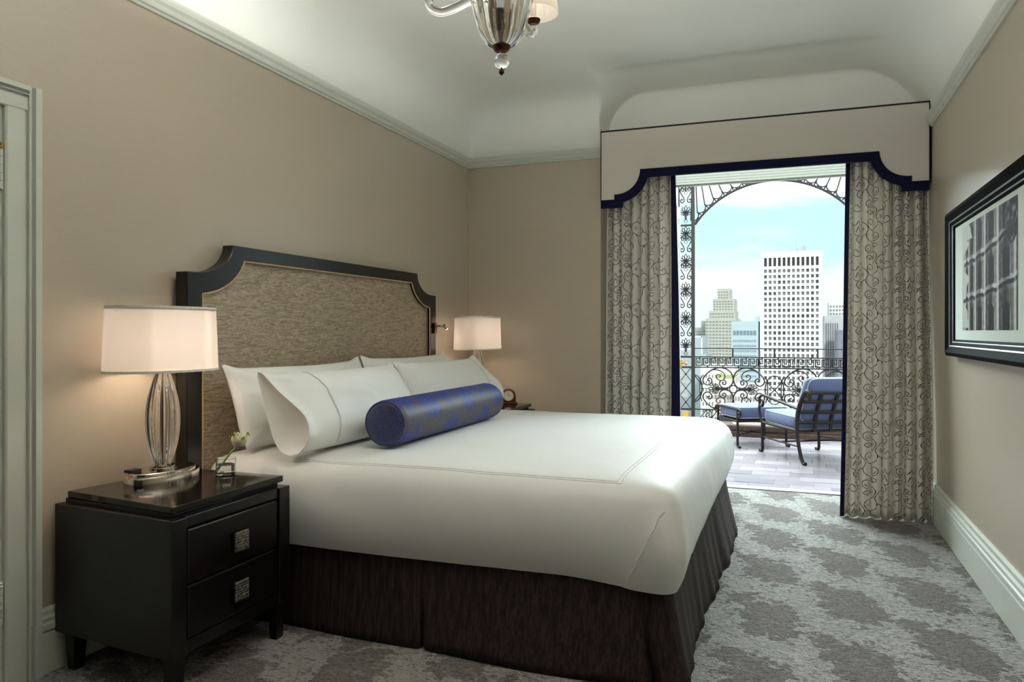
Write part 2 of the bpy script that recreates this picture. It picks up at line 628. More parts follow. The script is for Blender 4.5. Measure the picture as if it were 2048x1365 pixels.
M['frame'] = wood_dark('black_frame_lacquer', (8, 8, 8), 0.6, (1, 1, 1), 0.02)
M['frame_line'] = plain('silver_fillet', (150, 152, 150), 0.4, 0.6, nscale=20)
M['bulb'] = emit('bulb_glow', (255, 214, 170), 6)
M['mat'] = plain('mat_board', (220, 228, 220), 0.8, nscale=60, namp=0.02)

# ------------------------------------------------------------------ the room
D, W, D2, X1 = 5.72, 3.36, 5.98, 1.115
YF = -1.6


def S(name, mat):
    def fin(mb, **k):
        return mb.build(name, mat, structure=True, **k)
    return fin


MB().box(-0.1, W + 0.1, YF, 6.14, -0.06, 0.0).build('floor', M['carpet'], structure=True)

# left wall with the doorway the white casing belongs to
mb = MB()
mb.box(-0.15, 0, YF, 0.95, 0, 3.3)
mb.box(-0.15, 0, 0.95, 1.80, 2.0, 3.3)
mb.box(-0.15, 0, 1.80, D + 0.02, 0, 3.3)
mb.build('wall_left', M['wall'], structure=True)
MB().box(W, W + 0.15, YF, 6.2, 0, 3.3).build('wall_right', M['wall'], structure=True)
MB().box(-0.15, W + 0.15, YF - 0.15, YF, 0, 3.3).build('wall_front', plain('darkened_front_wall', (66, 54, 46), 0.6, nscale=5), structure=True)  # unseen wall, darkened to cut light bounced onto the bed
mb = MB()
mb.box(-0.15, X1, D, 6.2, 0, 3.3)
mb.build('wall_back', M['wall'], structure=True)
mb = MB()
mb.box(X1, 1.60, D2, 6.2, 0, 2.52)
mb.box(2.95, W, D2, 6.2, 0, 2.52)
mb.box(X1, W, D2, 6.2, 2.52, 3.3)
mb.build('wall_alcove', M['ceil'], structure=True)
mb = MB()
mb.box(-14, -0.15, 5.98, 6.2, -0.1, 14)
mb.box(W + 0.15, 16, 5.98, 6.2, -0.1, 14)
mb.box(-0.15, W + 0.15, 5.99, 6.2, 3.3, 14)
mb.box(-0.6, W + 0.6, YF - 0.3, 5.99, 3.3, 3.4)
mb.build('wall_exterior', plain('hotel_stone', (200, 192, 180), 0.8, nscale=4), structure=True)  # unseen upper facade and roof slab, added to block sun and sky leaks

# coved ceiling, with the taller window alcove running up into it
Z0, CA, CB, ZT = 2.62, 0.48, 0.46, 3.08


def cove(d, a, b):
    t = 1 - min(1, max(0, d / a))
    return b * math.sqrt(max(0, 1 - t * t))


def hmain(x, y):
    if y > D + 1e-6:
        return -9
    k = 13.0
    e = sum(math.exp(-k * cove(d, CA, CB)) for d in (x, W - x, D - y))
    return Z0 - math.log(e) / k


def htun(x, y):
    if x < X1 - 1e-9 or y < D - 0.49:
        return -9
    e = min(cove(x - X1, 0.32, 0.30), Z0 - ZT + 0.30 + cove(W - x, CA, CB))
    e = min(e, cove(D2 - y, 0.12, 0.30))
    return ZT - 0.30 + e


def axis_samples(lo, hi, dense):
    s = {lo, hi}
    for c, sgn, a in dense:
        for k in range(15):
            t = 1 - math.cos(k / 14 * PI / 2)
            s.add(round(c + sgn * a * t, 5))
    n = 22
    for k in range(n + 1):
        s.add(round(lo + (hi - lo) * k / n, 5))
    return sorted(v for v in s if lo - 1e-9 <= v <= hi + 1e-9)


xs = axis_samples(0, W, [(0, 1, CA), (W, -1, CA), (X1, 1, 0.32), (W, -1, 0.16)]) + []
xs = sorted(set(xs + [X1 - 0.0005, X1]))
ys = sorted(set(axis_samples(YF, D2, [(D, -1, CA), (D2, -1, 0.12)]) + [D, D + 0.0005]))
mb = MB()
g = [[(x, y, max(hmain(x, y), htun(x, y), 2.60)) for y in ys] for x in xs]
mb.quadgrid(g)
mb.build('ceiling', M['ceil'], smooth=True, ang=50, structure=True, fixn=False)

# picture rail
RP = [(0, 2.555), (0.010, 2.555), (0.014, 2.565), (0.022, 2.570), (0.026, 2.590), (0.036, 2.602), (0.040, 2.618), (0.040, 2.630), (0.0, 2.632)]
MB().prism(RP, lambda d, z, h: (d, h, z), YF, D).build('trim_1', M['trim'], structure=True)
MB().prism(RP, lambda d, z, h: (h, D - d, z), 0, X1 + 0.012).build('trim_2', M['trim'], structure=True)
MB().prism(RP, lambda d, z, h: (W - d, h, z), YF, 5.60).build('trim_3', M['trim'], structure=True)
MB().box(0, 0.008, D - 0.008, D, 0.2, 2.56).build('trim_4', plain('corner_bead', (196, 180, 156), 0.5, nscale=10), structure=True)

# baseboards: flat board, groove, stepped cap
BP = [(0, 0), (0.022, 0), (0.022, 0.150), (0.018, 0.158), (0.012, 0.160), (0.012, 0.166), (0.026, 0.168), (0.026, 0.190), (0.020, 0.196), (0.020, 0.212), (0.012, 0.222), (0.012, 0.240), (0.006, 0.248), (0.0, 0.250)]
BL = [(d, z * 0.92) for d, z in BP]
MB().prism(BL, lambda d, z, h: (d, h, z), 1.931, D).build('baseboard_left', M['trim'], structure=True)
MB().prism(BP, lambda d, z, h: (W - d, h, z), YF, 5.98).build('baseboard_right', M['trim'], structure=True)
MB().prism(BL, lambda d, z, h: (h, D - d, z), 0, X1).build('baseboard_back', M['trim'], structure=True)

# door 1: casing in the left wall, door leaf and its hinges
d1 = MB()
CP = [(1.806, 0), (1.806, 0.016), (1.812, 0.020), (1.872, 0.020), (1.874, 0.014), (1.884, 0.014), (1.886, 0.026), (1.890, 0.026), (1.892, 0.018), (1.902, 0.018), (1.905, 0.034), (1.928, 0.034), (1.928, 0)]
d1.prism([p for p in CP[:6]] + [(1.885, 0.014), (1.885, 0)], lambda y, d, h: (d, y, h), 0, 1.986)
d1.prism([(1.885, 0)] + CP[6:], lambda y, d, h: (d, y, h), 0, 2.071)
HP = [(1.985 + (y - 1.806) * 0.70, d) for y, d in CP]
d1.prism(HP, lambda z, d, h: (d, h, z), 0.80, 1.8855)
d1.box(-0.02, 0.036, 1.8995, 1.9300, 0, 0.19)
d1.box(-0.15, 0.003, 1.785, 1.806, 0, 1.99)
door1 = d1.build('door_1', M['trim'], structure=True)
ORG[door1] = (0, 0, 0)
lf = MB()
lf.box(-0.045, -0.005, 0.96, 1.783, 0.01, 1.985)
for y in (1.745, 1.757, 1.769):
    lf.box(-0.006, 0.004, y, y + 0.006, 0.01, 1.985)
lf.build('door_leaf', M['trim'], door1, bev=0.002)
for za, zb, mt in ((1.70, 1.838, 'trim'), (0.232, 0.356, 'trim')):
    h = MB()
    n = 5
    for k in range(n):
        a = lerp(za, zb, k / n)
        b = lerp(za, zb, (k + 1) / n) - 0.002
        h.lathe([(0.008, a), (0.008, b)], 12, (0.010, 1.794, 0))
    h.box(0.0, 0.005, 1.770, 1.806, za, zb)
    ho = h.build('hinge', M[mt], door1, smooth=True)
    f = MB()
    f.lathe([(0.008, zb), (0.010, zb + 0.003), (0.006, zb + 0.008), (0.009, zb + 0.014), (0.0001, zb + 0.022)], 12, (0.010, 1.794, 0))
    f.build('hinge_finial', M['brass'] if za > 1 else M['trim'], ho, smooth=True)

# door 2: white frame of the French doors onto the terrace
d2 = MB()
d2.box(1.575, 1.60, 5.965, 6.21, 0, 2.50)
d2.box(2.95, 2.975, 5.965, 6.21, 0, 2.50)
d2.box(1.575, 2.975, 5.965, 6.21, 2.495, 2.525)
door2 = d2.build('door_2', M['trim'], structure=True)
ORG[door2] = (0, 0, 0)
dl = MB()
dl.box(1.600, 1.625, 6.215, 6.26, 0.02, 2.24)
dl.box(1.600, 1.625, 6.37, 6.42, 0.02, 2.24)
dl.box(1.600, 1.625, 6.26, 6.37, 0.02, 0.25)
dl.box(1.600, 1.625, 6.26, 6.37, 2.14, 2.24)
leaf = dl.build('door_leaf', M['trim'], door2, bev=0.003)
MB().box(1.610, 1.616, 6.25, 6.38, 0.24, 2.15).build('pane', M['glass'], leaf)
MB().box(1.625, 1.637, 6.38, 6.41, 0.92, 0.985).tube([(1.637, 6.395, 0.955), (1.675, 6.395, 0.955), (1.685, 6.37, 0.955), (1.685, 6.30, 0.95)], 0.008, 8).build('door_handle', M['brass'], leaf, smooth=True)
MB().box(1.625, 1.640, 6.375, 6.415, 0.42, 0.50).build('lock_plate', M['brass'], leaf, bev=0.002)
bl_ = thing('window_blind', 'white pleated blind drawn up at the head of the terrace doors', 'blind', (2.275, 6.17, 2.38))
mb = MB()
rows = []
for k in range(11):
    z = lerp(2.388, 2.49, k / 10)
    rows.append([(1.604, 6.172 + (0.012 if k % 2 else -0.012), z), (2.946, 6.172 + (0.012 if k % 2 else -0.012), z)])
mb.quadgrid(rows)
mb.build('pleated_cloth', shade_mat('blind_cloth', (214, 213, 205), 0.16), bl_)
MB().box(1.604, 2.946, 6.156, 6.190, 2.376, 2.390).build('bottom_rail', M['trim'], bl_, bev=0.003)
MB().box(1.575, 2.975, 6.13, 6.22, -0.02, 0.008).build('trim_5', plain('stone_threshold', (196, 190, 188), 0.5, nscale=20), structure=True)

# ------------------------------------------------------------------ bed: base, mattress, skirt, headboard
BX0, BX1, BY0, BY1 = 0.11, 2.135, 2.605, 4.90
bed = thing('bed', 'wide bed with dark notched headboard and brown pleated skirt against the left wall', 'bed', (0.11, 3.75, 0))
MB().box(0.13, 2.06, 2.66, 4.84, 0.10, 0.36).build('bed_base', M['wood'], bed, bev=0.01)
for x in (0.25, 1.95):
    for y in (2.8, 4.7):
        MB().box(x - 0.03, x + 0.03, y - 0.03, y + 0.03, 0, 0.10).build('leg', M['wood'], bed)
MB().box(0.12, 2.07, 2.65, 4.85, 0.36, 0.62).build('mattress', M['sheet'], bed, bev=0.05, seg=4, smooth=True)


def rrect(x0, x1, y0, y1, r, ds=0.02):
    """open start at (x0,y0), along near side, foot, far side; returns points with tangential info"""
    pts = []
    n = max(2, int((x1 - r - x0) / ds))
    for k in range(n):
        pts.append((lerp(x0, x1 - r, k / n), y0, 0, -1))
    for k in range(10):
        a = -PI / 2 + PI / 2 * k / 10
        pts.append((x1 - r + r * math.cos(a), y0 + r + r * math.sin(a), math.cos(a), math.sin(a)))
    n = max(2, int((y1 - y0 - 2 * r) / ds))
    for k in range(n):
        pts.append((x1, lerp(y0 + r, y1 - r, k / n), 1, 0))
    for k in range(10):
        a = PI / 2 * k / 10
        pts.append((x1 - r + r * math.cos(a), y1 - r + r * math.sin(a), math.cos(a), math.sin(a)))
    n = max(2, int((x1 - r - x0) / ds))
    for k in range(n + 1):
        pts.append((lerp(x1 - r, x0, k / n), y1, 0, 1))
    return pts


sk = rrect(0.14, 2.106, 2.630, 4.872, 0.05, 0.012)
rows = []
for j in range(13):
    t = j / 12
    z = lerp(0.40, 0.004, t)
    row = []
    for (x, y, nx, ny) in sk:
        near = sm(-ny, 0.2, 0.9)
        foot = sm(nx, 0.2, 0.9)
        flare = near * (0.010 + 0.055 * sm(x, 0.5, 1.9)) + foot * (0.055 + 0.03 * sm(y, 2.8, 4.2)) + (1 - near - foot) * 0.06
        wav = foot * (0.050 * mnoise.noise(Vector((y * 3.1, 4.2, 0))) + 0.018 * mnoise.noise(Vector((y * 9, 1.2, 0)))) + near * 0.006 * math.sin(x * 9)
        o = flare * t ** 1.3 + wav * t
        for px, wd, dp in ((1.165, 0.010, 0.035), (2.005, 0.012, 0.04)):
            if near > 0.5:
                q = abs(x - (px + (0.012 * t if px < 2 else 0.06 * t))) / (wd * (0.6 + 0.8 * t))
                if q < 1:
                    o -= dp * sm(t, 0.30, 0.9) * (1 - q * q)
        row.append((x + nx * o, y + ny * o, z))
    rows.append(row)
mb = MB()
mb.quadgrid(rows)
so_ = mb.build('bed_skirt', M['skirt'], bed, smooth=True, ang=60)
sd = so_.modifiers.new('thick', 'SOLIDIFY')
sd.thickness = 0.004
sd.offset = 1

# headboard
ZA, ZB = 1.476, 1.617
YL, YR = 2.548, 4.945


def hb_outline(ins):
    """closed outline (y,z) inset by ins"""
    yl, yr, zt = YL + ins, YR - ins, ZB - ins * 0.72
    r1, r2 = 0.225, ZB - ZA
    cyl, cyr, cz = YL + 0.06, YR - 0.06, ZB + 0.002
    k = ins
    pts = [(yl, 0.02)]
    a = [(cyl + (r1 + k) * math.sin(t), cz - (r2 + k) * math.cos(t)) for t in [PI / 2 * i / 14 for i in range(15)]]
    al = [p for p in a if p[0] > yl and p[1] < zt]
    z_at = cz - (r2 + k) * math.sqrt(max(0, 1 - ((yl - cyl) / (r1 + k)) ** 2)) if yl > cyl else ZA - 0
    pts.append((yl, min(z_at, ZA) if yl <= cyl else z_at))
    pts += al
    tx = math.acos(min(1, max(-1, (cz - zt) / (r2 + k))))
    pts.append((cyl + (r1 + k) * math.sin(tx), zt))
    right = [(YL + YR - y, z) for (y, z) in reversed(pts)]
    return pts + right


out = hb_outline(0.0)
inn = hb_outline(0.092)
mbf = MB()
n0 = len(out)


def resample(poly, n):
    P = [Vector(p) for p in poly]
    L = [0]
    for a, b in zip(P, P[1:]):
        L.append(L[-1] + (b - a).length)
    res = []
    for k in range(n):
        s = L[-1] * k / (n - 1)
        i = max(0, min(len(L) - 2, next((q for q in range(len(L) - 1) if L[q + 1] >= s - 1e-9), len(L) - 2)))
        u = (s - L[i]) / max(1e-9, L[i + 1] - L[i])
        res.append(P[i].lerp(P[i + 1], u))
    return res


# match outline vertices one to one by section so that mitres follow the shape
def sections(poly):
    yl = poly[0]
    half = [p for p in poly if p[0] <= (YL + YR) / 2]
    leg = half[:2]
    arc = half[1:]
    return resample(leg, 4)[:-1] + resample(arc, 22)


def full(poly):
    h = sections(poly)
    return h + [Vector((YL + YR - p[0], p[1])) for p in reversed(h)]


fo, fi = full(out), full(inn)
m = len(fo)
prof = lambda t: (0.090 if t < 0.5 else 0.090)
layers = [[(0.03, p[0], p[1]) for p in fo], [(0.086, p[0], p[1]) for p in fo],
          [(0.090, *(p.lerp(q, 0.05))) for p, q in zip(fo, fi)], [(0.090, *(p.lerp(q, 0.94))) for p, q in zip(fo, fi)],
          [(0.086, q[0], q[1]) for q in fi], [(0.060, q[0], q[1]) for q in fi], [(0.03, q[0], q[1]) for q in fi]]
mbf.quadgrid(layers, closed_u=True)
hb = mbf.build('headboard', M['wood_grain'], bed, smooth=True, ang=25)
mbp = MB()
poly = [(p[0], p[1]) for p in fi]
mbp.prism(poly, lambda y, z, h: (h, y, z), 0.035, 0.068)
mbp.build('upholstered_panel', M['weave'], hb)
pp = [(0.086, p[0], p[1]) for p in full(hb_outline(0.094))]
MB().tube(pp, 0.0045, 6).build('piping', M['piping'], hb, smooth=True)

# coverlet over the mattress
prof = [(-0.96, .706), (-.85, .706), (-.7, .705), (-.55, .703), (-.42, .701), (-.3, .699), (-.2, .696), (-.13, .692), (-.09, .687),
        (-.06, .680), (-.035, .668), (-.012, .650), (.004, .628), (.016, .60), (.026, .565), (.033, .525), (.036, .485), (.034, .445), (.028, .41),
        (.018, .38), (.008, .358), (.002, .346), (-.003, .350), (-.003, .37)]


def ring(o, z, idx):
    x0, x1, y0, y1 = BX0 - min(o, 0) * 1.0, BX1 + o, BY0 - o, BY1 + o
    r = max(0.012, 0.115 + o * 0.55) if z > 0.62 else lerp(0.06, 0.12, sm(z, 0.36, 0.62))
    r = min(r, (x1 - x0) / 2 - 0.002)
    pts = []
    ne = 60

    def edge(ax, ay, bx, by, n):
        for k in range(n):
            pts.append((lerp(ax, bx, k / n), lerp(ay, by, k / n)))

    def arc(cx, cy, a0, n=9):
        for k in range(n):
            a = a0 + PI / 2 * k / n
            pts.append((cx + r * math.cos(a), cy + r * math.sin(a)))
    edge(x0 + r, y0, x1 - r, y0, 90)
    arc(x1 - r, y0 + r, -PI / 2)
    edge(x1, y0 + r, x1, y1 - r, 80)
    arc(x1 - r, y1 - r, 0)
    edge(x1 - r, y1, x0 + r, y1, 40)
    arc(x0 + r, y1 - r, PI / 2)
    edge(x0, y1 - r, x0, y0 + r, 40)
    arc(x0 + r, y0 + r, PI)
    res = []
    for (x, y) in pts:
        q = Vector((x * 2.1, y * 2.1, z * 3))
        nz = mnoise.noise(q) * 0.006 + mnoise.noise(q * 3.3) * 0.002
        side = sm(0.66 - z, 0, 0.08)
        zz = z + nz * (1 - side) + side * (0.006 * math.sin(x * 3.7 + 0.5) * (0.5 if y < 3 else 1) + 0.01 * sm(y, 3.2, 4.9) - 0.022 * sm(x, 1.7, 2.1) * sm(-y, -2.9, -2.65))
        dx = dy = 0
        if y < BY0 + 0.05 and side > 0:
            dy = -side * nz * 1.2
            # mitred tuck: the foot end overlaps the side along a slanting line
            xl = 2.085 - (0.60 - z) * 0.50 + 0.010 * mnoise.noise(Vector((z * 30, 1, 0)))
            if x > xl:
                dy -= 0.014 * side * sm(x, xl, xl + 0.02)
        if x > BX1 - 0.05 and side > 0:
            dx = side * nz * 1.2
        res.append((x + dx, y + dy, zz))
    return res


mb = MB()
rr = [ring(o, z, k) for k, (o, z) in enumerate(prof)]
b = mb.quadgrid(rr, closed_v=True)
npt = len(rr[0])
mb.f.append(tuple(b + k for k in reversed(range(npt))))
cov = mb.build('coverlet', M['sheet'], smooth=True, ang=70)
sd = cov.modifiers.new('thick', 'SOLIDIFY')
sd.thickness = 0.006
sd.offset = -1
tag(cov, 'smooth white coverlet tucked over the bed with a grey stitched border', 'coverlet')


def top_z(x, y):
    d = min(x - BX0, BX1 - x, y - BY0, BY1 - y)
    for (o0, z0), (o1, z1) in zip(prof, prof[1:]):
        if -o0 >= d >= -o1:
            z = lerp(z0, z1, (-o0 - d) / (o1 - o0))
            break
    else:
        z = 0.706
    q = Vector((x * 2.1, y * 2.1, z * 3))
    return z + mnoise.noise(q) * 0.006 + mnoise.noise(q * 3.3) * 0.002


st = MB()
for off in (0.0, 0.014):
    xa, ya, yb = 1.925 + off, 2.675 - off, 4.80 + off
    path = [(x, ya) for x in [0.55 + (xa - 0.55) * k / 60 for k in range(61)]] + [(xa, lerp(ya, yb, k / 70)) for k in range(1, 71)]
    st.tube([(x, y, top_z(x, y) + 0.0006) for x, y in path], 0.0010, 4)
st.build('stitching', M['stitch'], cov)
seam = []
for k in range(20):
    z = lerp(0.61, 0.36, k / 19)
    xl = 2.085 - (0.60 - z) * 0.50 + 0.010 * mnoise.noise(Vector((z * 30, 1, 0)))
    o = None
    for (o0, z0), (o1, z1) in zip(prof, prof[1:]):
        if z0 >= z >= z1:
            o = lerp(o0, o1, (z0 - z) / (z0 - z1))
            break
    seam.append((xl + 0.012, BY0 - (o or 0) - 0.0145, z))
MB().tube(seam, 0.003, 5).build('seam', M['sheet'], cov, smooth=True)


# pillows ---------------------------------------------------------------
def make_pillow(name, label, y0, y1, xb, zb, xt, zt, T, seed, open_side, hem):
    """leaning pillow: bottom edge at (xb,zb), top edge at (xt,zt)"""
    root = None
    H = math.hypot(xt - xb, zt - zb)
    up = Vector(((xt - xb) / H, 0, (zt - zb) / H))
    nr = Vector((up.z, 0, -up.x))
    L = y1 - y0
    nu, nv = 64, 34
    rs = random.Random(seed)
    ox = rs.random() * 50

    def surf(u, v, side):
        # u,v in -1..1
        au, av = abs(u), abs(v)
        # outline: edges draw in between the pointed corners
        yy = u * (L / 2) * (1 - 0.022 * (1 - av ** 2))
        hh = v * (H / 2) * (1 - 0.085 * (1 - u * u) * (1 if v > 0 else 0.3))
        if v > 0:
            hh += 0.018 * sm(au, 0.80, 1.0) * v
        tu = max(0, 1 - au ** 2.6)
        tv = max(0, 1 - av ** 2.4)
        th = T / 2 * (tu ** 0.5) * (tv ** 0.5)
        if open_side and u * open_side > 0.80:
            # open end of the case stays full towards the bottom
            e = sm(u * open_side, 0.80, 1.0)
            th = lerp(th, T * 0.47 * (max(0, 1 - av ** 3) ** 0.5) * (0.30 + 0.70 * sm(-v, -0.9, 0.7)), e)
        q = Vector((u * 1.6 + ox, v * 1.3, side * 0.7))
        wr = 0.010 * mnoise.noise(q * 1.4) + 0.004 * mnoise.noise(q * 4.0)
        cr = sm(au * av, 0.35, 0.95)
        wr += 0.006 * cr * math.sin(18 * (au - av) + ox)
        th = max(0.0, th + wr * min(1, tu * 3) * min(1, tv * 3))
        sag = -0.010 * (1 - v) * (1 - u * u) * 0.5
        base = Vector((xb, (y0 + y1) / 2, zb)) + up * (H / 2 + hh + sag) + Vector((0, yy, 0))
        return base + nr * (side * th + 0.012 * mnoise.noise(Vector((u * 1.2 + ox, v, 3))))
    mb = MB()
    F = [[surf(-1 + 2 * i / nu, -1 + 2 * j / nv, 1) for j in range(nv + 1)] for i in range(nu + 1)]
    B = [[surf(-1 + 2 * i / nu, -1 + 2 * j / nv, -1) for j in range(nv + 1)] for i in range(nu + 1)]
    mb.quadgrid(F, flip=False)
    mb.quadgrid(B, flip=True)
    if open_side:
        k = nu if open_side > 0 else 0
        # slightly hollow end panel
        end = []
        for t in range(9):
            s = t / 8
            row = []
            for j in range(nv + 1):
                p = F[k][j].lerp(B[k][j], s)
                wdt = (F[k][j] - B[k][j]).length
                p = p - Vector((0, open_side, 0)) * (math.sin(PI * s) * wdt * 0.22)
                row.append(p)
            end.append(row)
        mb.quadgrid(end)
    o = mb.build(name, M['pillow'], smooth=True, ang=80)
    tag(o, label, 'pillow', 'white bed pillows')
    if hem is not None:
        st = MB()
        for d in (0, 0.012):
            u = hem + d * (1 if hem < 0 else -1)
            st.tube([surf(u, -0.97 + 1.94 * j / 40, 1) + nr * 0.0015 for j in range(41)], 0.0010, 4)
        st.build('hem_stitching', M['stitch'], o)
    return o


make_pillow('pillow', 'white pillow at the back left, leaning on the headboard beside the near lamp', 2.66, 3.765, 0.31, 0.712, 0.18, 1.060, 0.17, 3, 0, None)
make_pillow('pillow', 'white pillow at the back right, leaning on the headboard nearest the far lamp', 3.785, 4.89, 0.31, 0.712, 0.18, 1.065, 0.17, 9, 0, None)
make_pillow('pillow', 'white pillow in front on the left, its open case end facing the near nightstand', 2.615, 3.72, 0.610, 0.719, 0.415, 1.034, 0.22, 5, -1, -0.56)
make_pillow('pillow', 'white pillow in front on the right, behind the far end of the blue bolster', 3.73, 4.86, 0.610, 0.719, 0.420, 1.038, 0.20, 12, 1, 0.74)

# bolster --------------------------------------------------------------
by0, by1, br, bxc, bzc = 2.945, 4.135, 0.104, 0.822, 0.714 + 0.098
mb = MB()
mb.uv = []
n = 48
prof_b = [(0.0, 0.010), (0.06, 0.004), (0.09, 0.0), (0.104, 0.012)]
rows = []
NB = 40
Lb = by1 - by0
ys_b = [by0, by0 + 0.004, by0 + 0.012, by0 + 0.025] + [lerp(by0 + 0.05, by1 - 0.05, k / NB) for k in range(NB + 1)] + [by1 - 0.025, by1 - 0.012, by1 - 0.004, by1]
for y in ys_b:
    e = min(y - by0, by1 - y)
    rad = br * (0.93 + 0.07 * math.sqrt(sm(e, -0.001, 0.026)))
    row = []
    for k in range(n + 1):
        a = 2 * PI * k / n
        rk = rad * (1 + 0.010 * mnoise.noise(Vector((y * 5, math.cos(a), math.sin(a)))))
        zf = bzc + rk * math.sin(a)
        zf = max(zf, 0.7135)
        row.append((bxc + rk * math.cos(a), y, zf))
        mb.uv.append((y - by0, a / (2 * PI) * 0.653 + 0.0))
    rows.append(row)
mb.quadgrid(rows)
bol = mb.build('bolster', M['bolster'], smooth=True, ang=80)
tag(bol, 'royal blue and taupe damask bolster lying in front of the white pillows', 'bolster')
for y, s in ((by0, -1), (by1, 1)):
    e = MB()
    pr = [(0.0001, 0.014), (0.02, 0.010), (0.05, 0.012), (0.08, 0.008), (0.094, 0.001), (0.0975, -0.004)]
    rws = []
    for r, h in pr:
        rws.append([(bxc + r * math.cos(2 * PI * k / n), y + s * h, max(0.7137, bzc + r * math.sin(2 * PI * k / n))) for k in range(n)])
    e.quadgrid(rws, closed_v=True)
    ec = e.build('bolster_end', M['navy_end'], bol, smooth=True)
    MB().tube([(bxc + 0.0975 * math.cos(2 * PI * k / n), y - s * 0.001, max(0.717, bzc + 0.0975 * math.sin(2 * PI * k / n))) for k in range(n)], 0.0035, 5, closed=True).build('piping', M['navy_end'], bol, smooth=True)


# nightstands -----------------------------------------------------------
def nightstand(label, quad, slab, slab_z, loc):
    """quad/slab: plan corners back-near, front-near, front-far, back-far"""
    root = thing('nightstand', label, 'nightstand', loc, 'ebony nightstands beside the bed')

    def bil(Q):
        def f(s, t, z):
            a = (lerp(Q[0][0], Q[1][0], s), lerp(Q[0][1], Q[1][1], s))
            b_ = (lerp(Q[3][0], Q[2][0], s), lerp(Q[3][1], Q[2][1], s))
            return (lerp(a[0], b_[0], t), lerp(a[1], b_[1], t), z)
        return f
    fb, fs = bil(quad), bil(slab)
    zt = slab_z
    body = MB()
    zb, zbt = 0.14, zt - 0.040
    body.box(0, 0.955, 0, 0.06, zb, zbt, fb)
    body.box(0, 0.955, 0.94, 1, zb, zbt, fb)
    body.box(0, 0.95, 0.06, 0.94, zb, zbt - 0.004, fb)
    body.box(0.94, 1.0, 0, 0.105, zb, zbt, fb)
    body.box(0.94, 1.0, 0.895, 1, zb, zbt, fb)
    body.box(0.94, 0.985, 0.105, 0.895, zb, 0.185, fb)
    body.box(0.94, 0.985, 0.105, 0.895, 0.562, zbt, fb)
    body.build('cabinet_body', M['wood'], root, bev=0.003)
    MB().box(0.03, 0.93, 0.05, 0.95, zbt - 0.002, zt - 0.024, fb).build('spacer', M['wood'], root)
    MB().box(0, 1, 0, 1, zt - 0.024, zt, fs).build('table_top', M['wood_gloss'], root, bev=0.004, seg=3)
    for z0, z1, kz in ((0.374, 0.556, 0.456), (0.190, 0.366, 0.276)):
        dr = MB()
        dr.box(0.93, 0.992, 0.118, 0.882, z0, z1, fb)
        do = dr.build('drawer', M['wood'], root, bev=0.005)
        kn = MB()
        c = fb(0.992, 0.52, kz)
        kn.box(c[0] - 0.002, c[0] + 0.010, c[1] - 0.008, c[1] + 0.008, kz - 0.008, kz + 0.008)
        kn.box(c[0] + 0.010, c[0] + 0.018, c[1] - 0.036, c[1] + 0.036, kz - 0.036, kz + 0.036)
        rs = random.Random(4)
        for a in range(7):
            for b_ in range(7):
                h = 0.0015 + 0.003 * rs.random()
                yy, zz = c[1] - 0.032 + a * 0.0095, kz - 0.032 + b_ * 0.0095
                kn.box(c[0] + 0.017, c[0] + 0.018 + h, yy, yy + 0.007, zz, zz + 0.007)
        kn.build('knob', M['pewter'], do, bev=0.0008, seg=1)
    for s, t in ((0.035, 0.04), (0.90, 0.02), (0.90, 0.88), (0.035, 0.87)):
        lg = MB()
        a = [fb(s, t, 0.14), fb(s + 0.085, t, 0.14), fb(s + 0.085, t + 0.09, 0.14), fb(s, t + 0.09, 0.14)]
        cx = sum(p[0] for p in a) / 4
        cy = sum(p[1] for p in a) / 4
        lo = [(lerp(cx, p[0], 0.72), lerp(cy, p[1], 0.72), 0.0) for p in a]
        lg.v = a + lo
        lg.f = [(0, 1, 2, 3), (7, 6, 5, 4), (0, 4, 5, 1), (1, 5, 6, 2), (2, 6, 7, 3), (3, 7, 4, 0)]
        lg.build('leg', M['wood'], root)
    return root


nightstand('ebony two-drawer nightstand in the foreground, holding the lamp and the rose', [(0.022, 1.985), (0.622, 1.925), (0.612, 2.552), (0.100, 2.556)], [(0.044, 2.018), (0.602, 1.947), (0.590, 2.540), (0.105, 2.545)], 0.640, (0.33, 2.25, 0))
nightstand('ebony nightstand on the far side of the bed in the room corner', [(0.022, 4.985), (0.615, 4.985), (0.620, 5.600), (0.022, 5.600)], [(0.035, 5.005), (0.590, 5.005), (0.598, 5.585), (0.035, 5.585)], 0.658, (0.33, 5.29, 0))


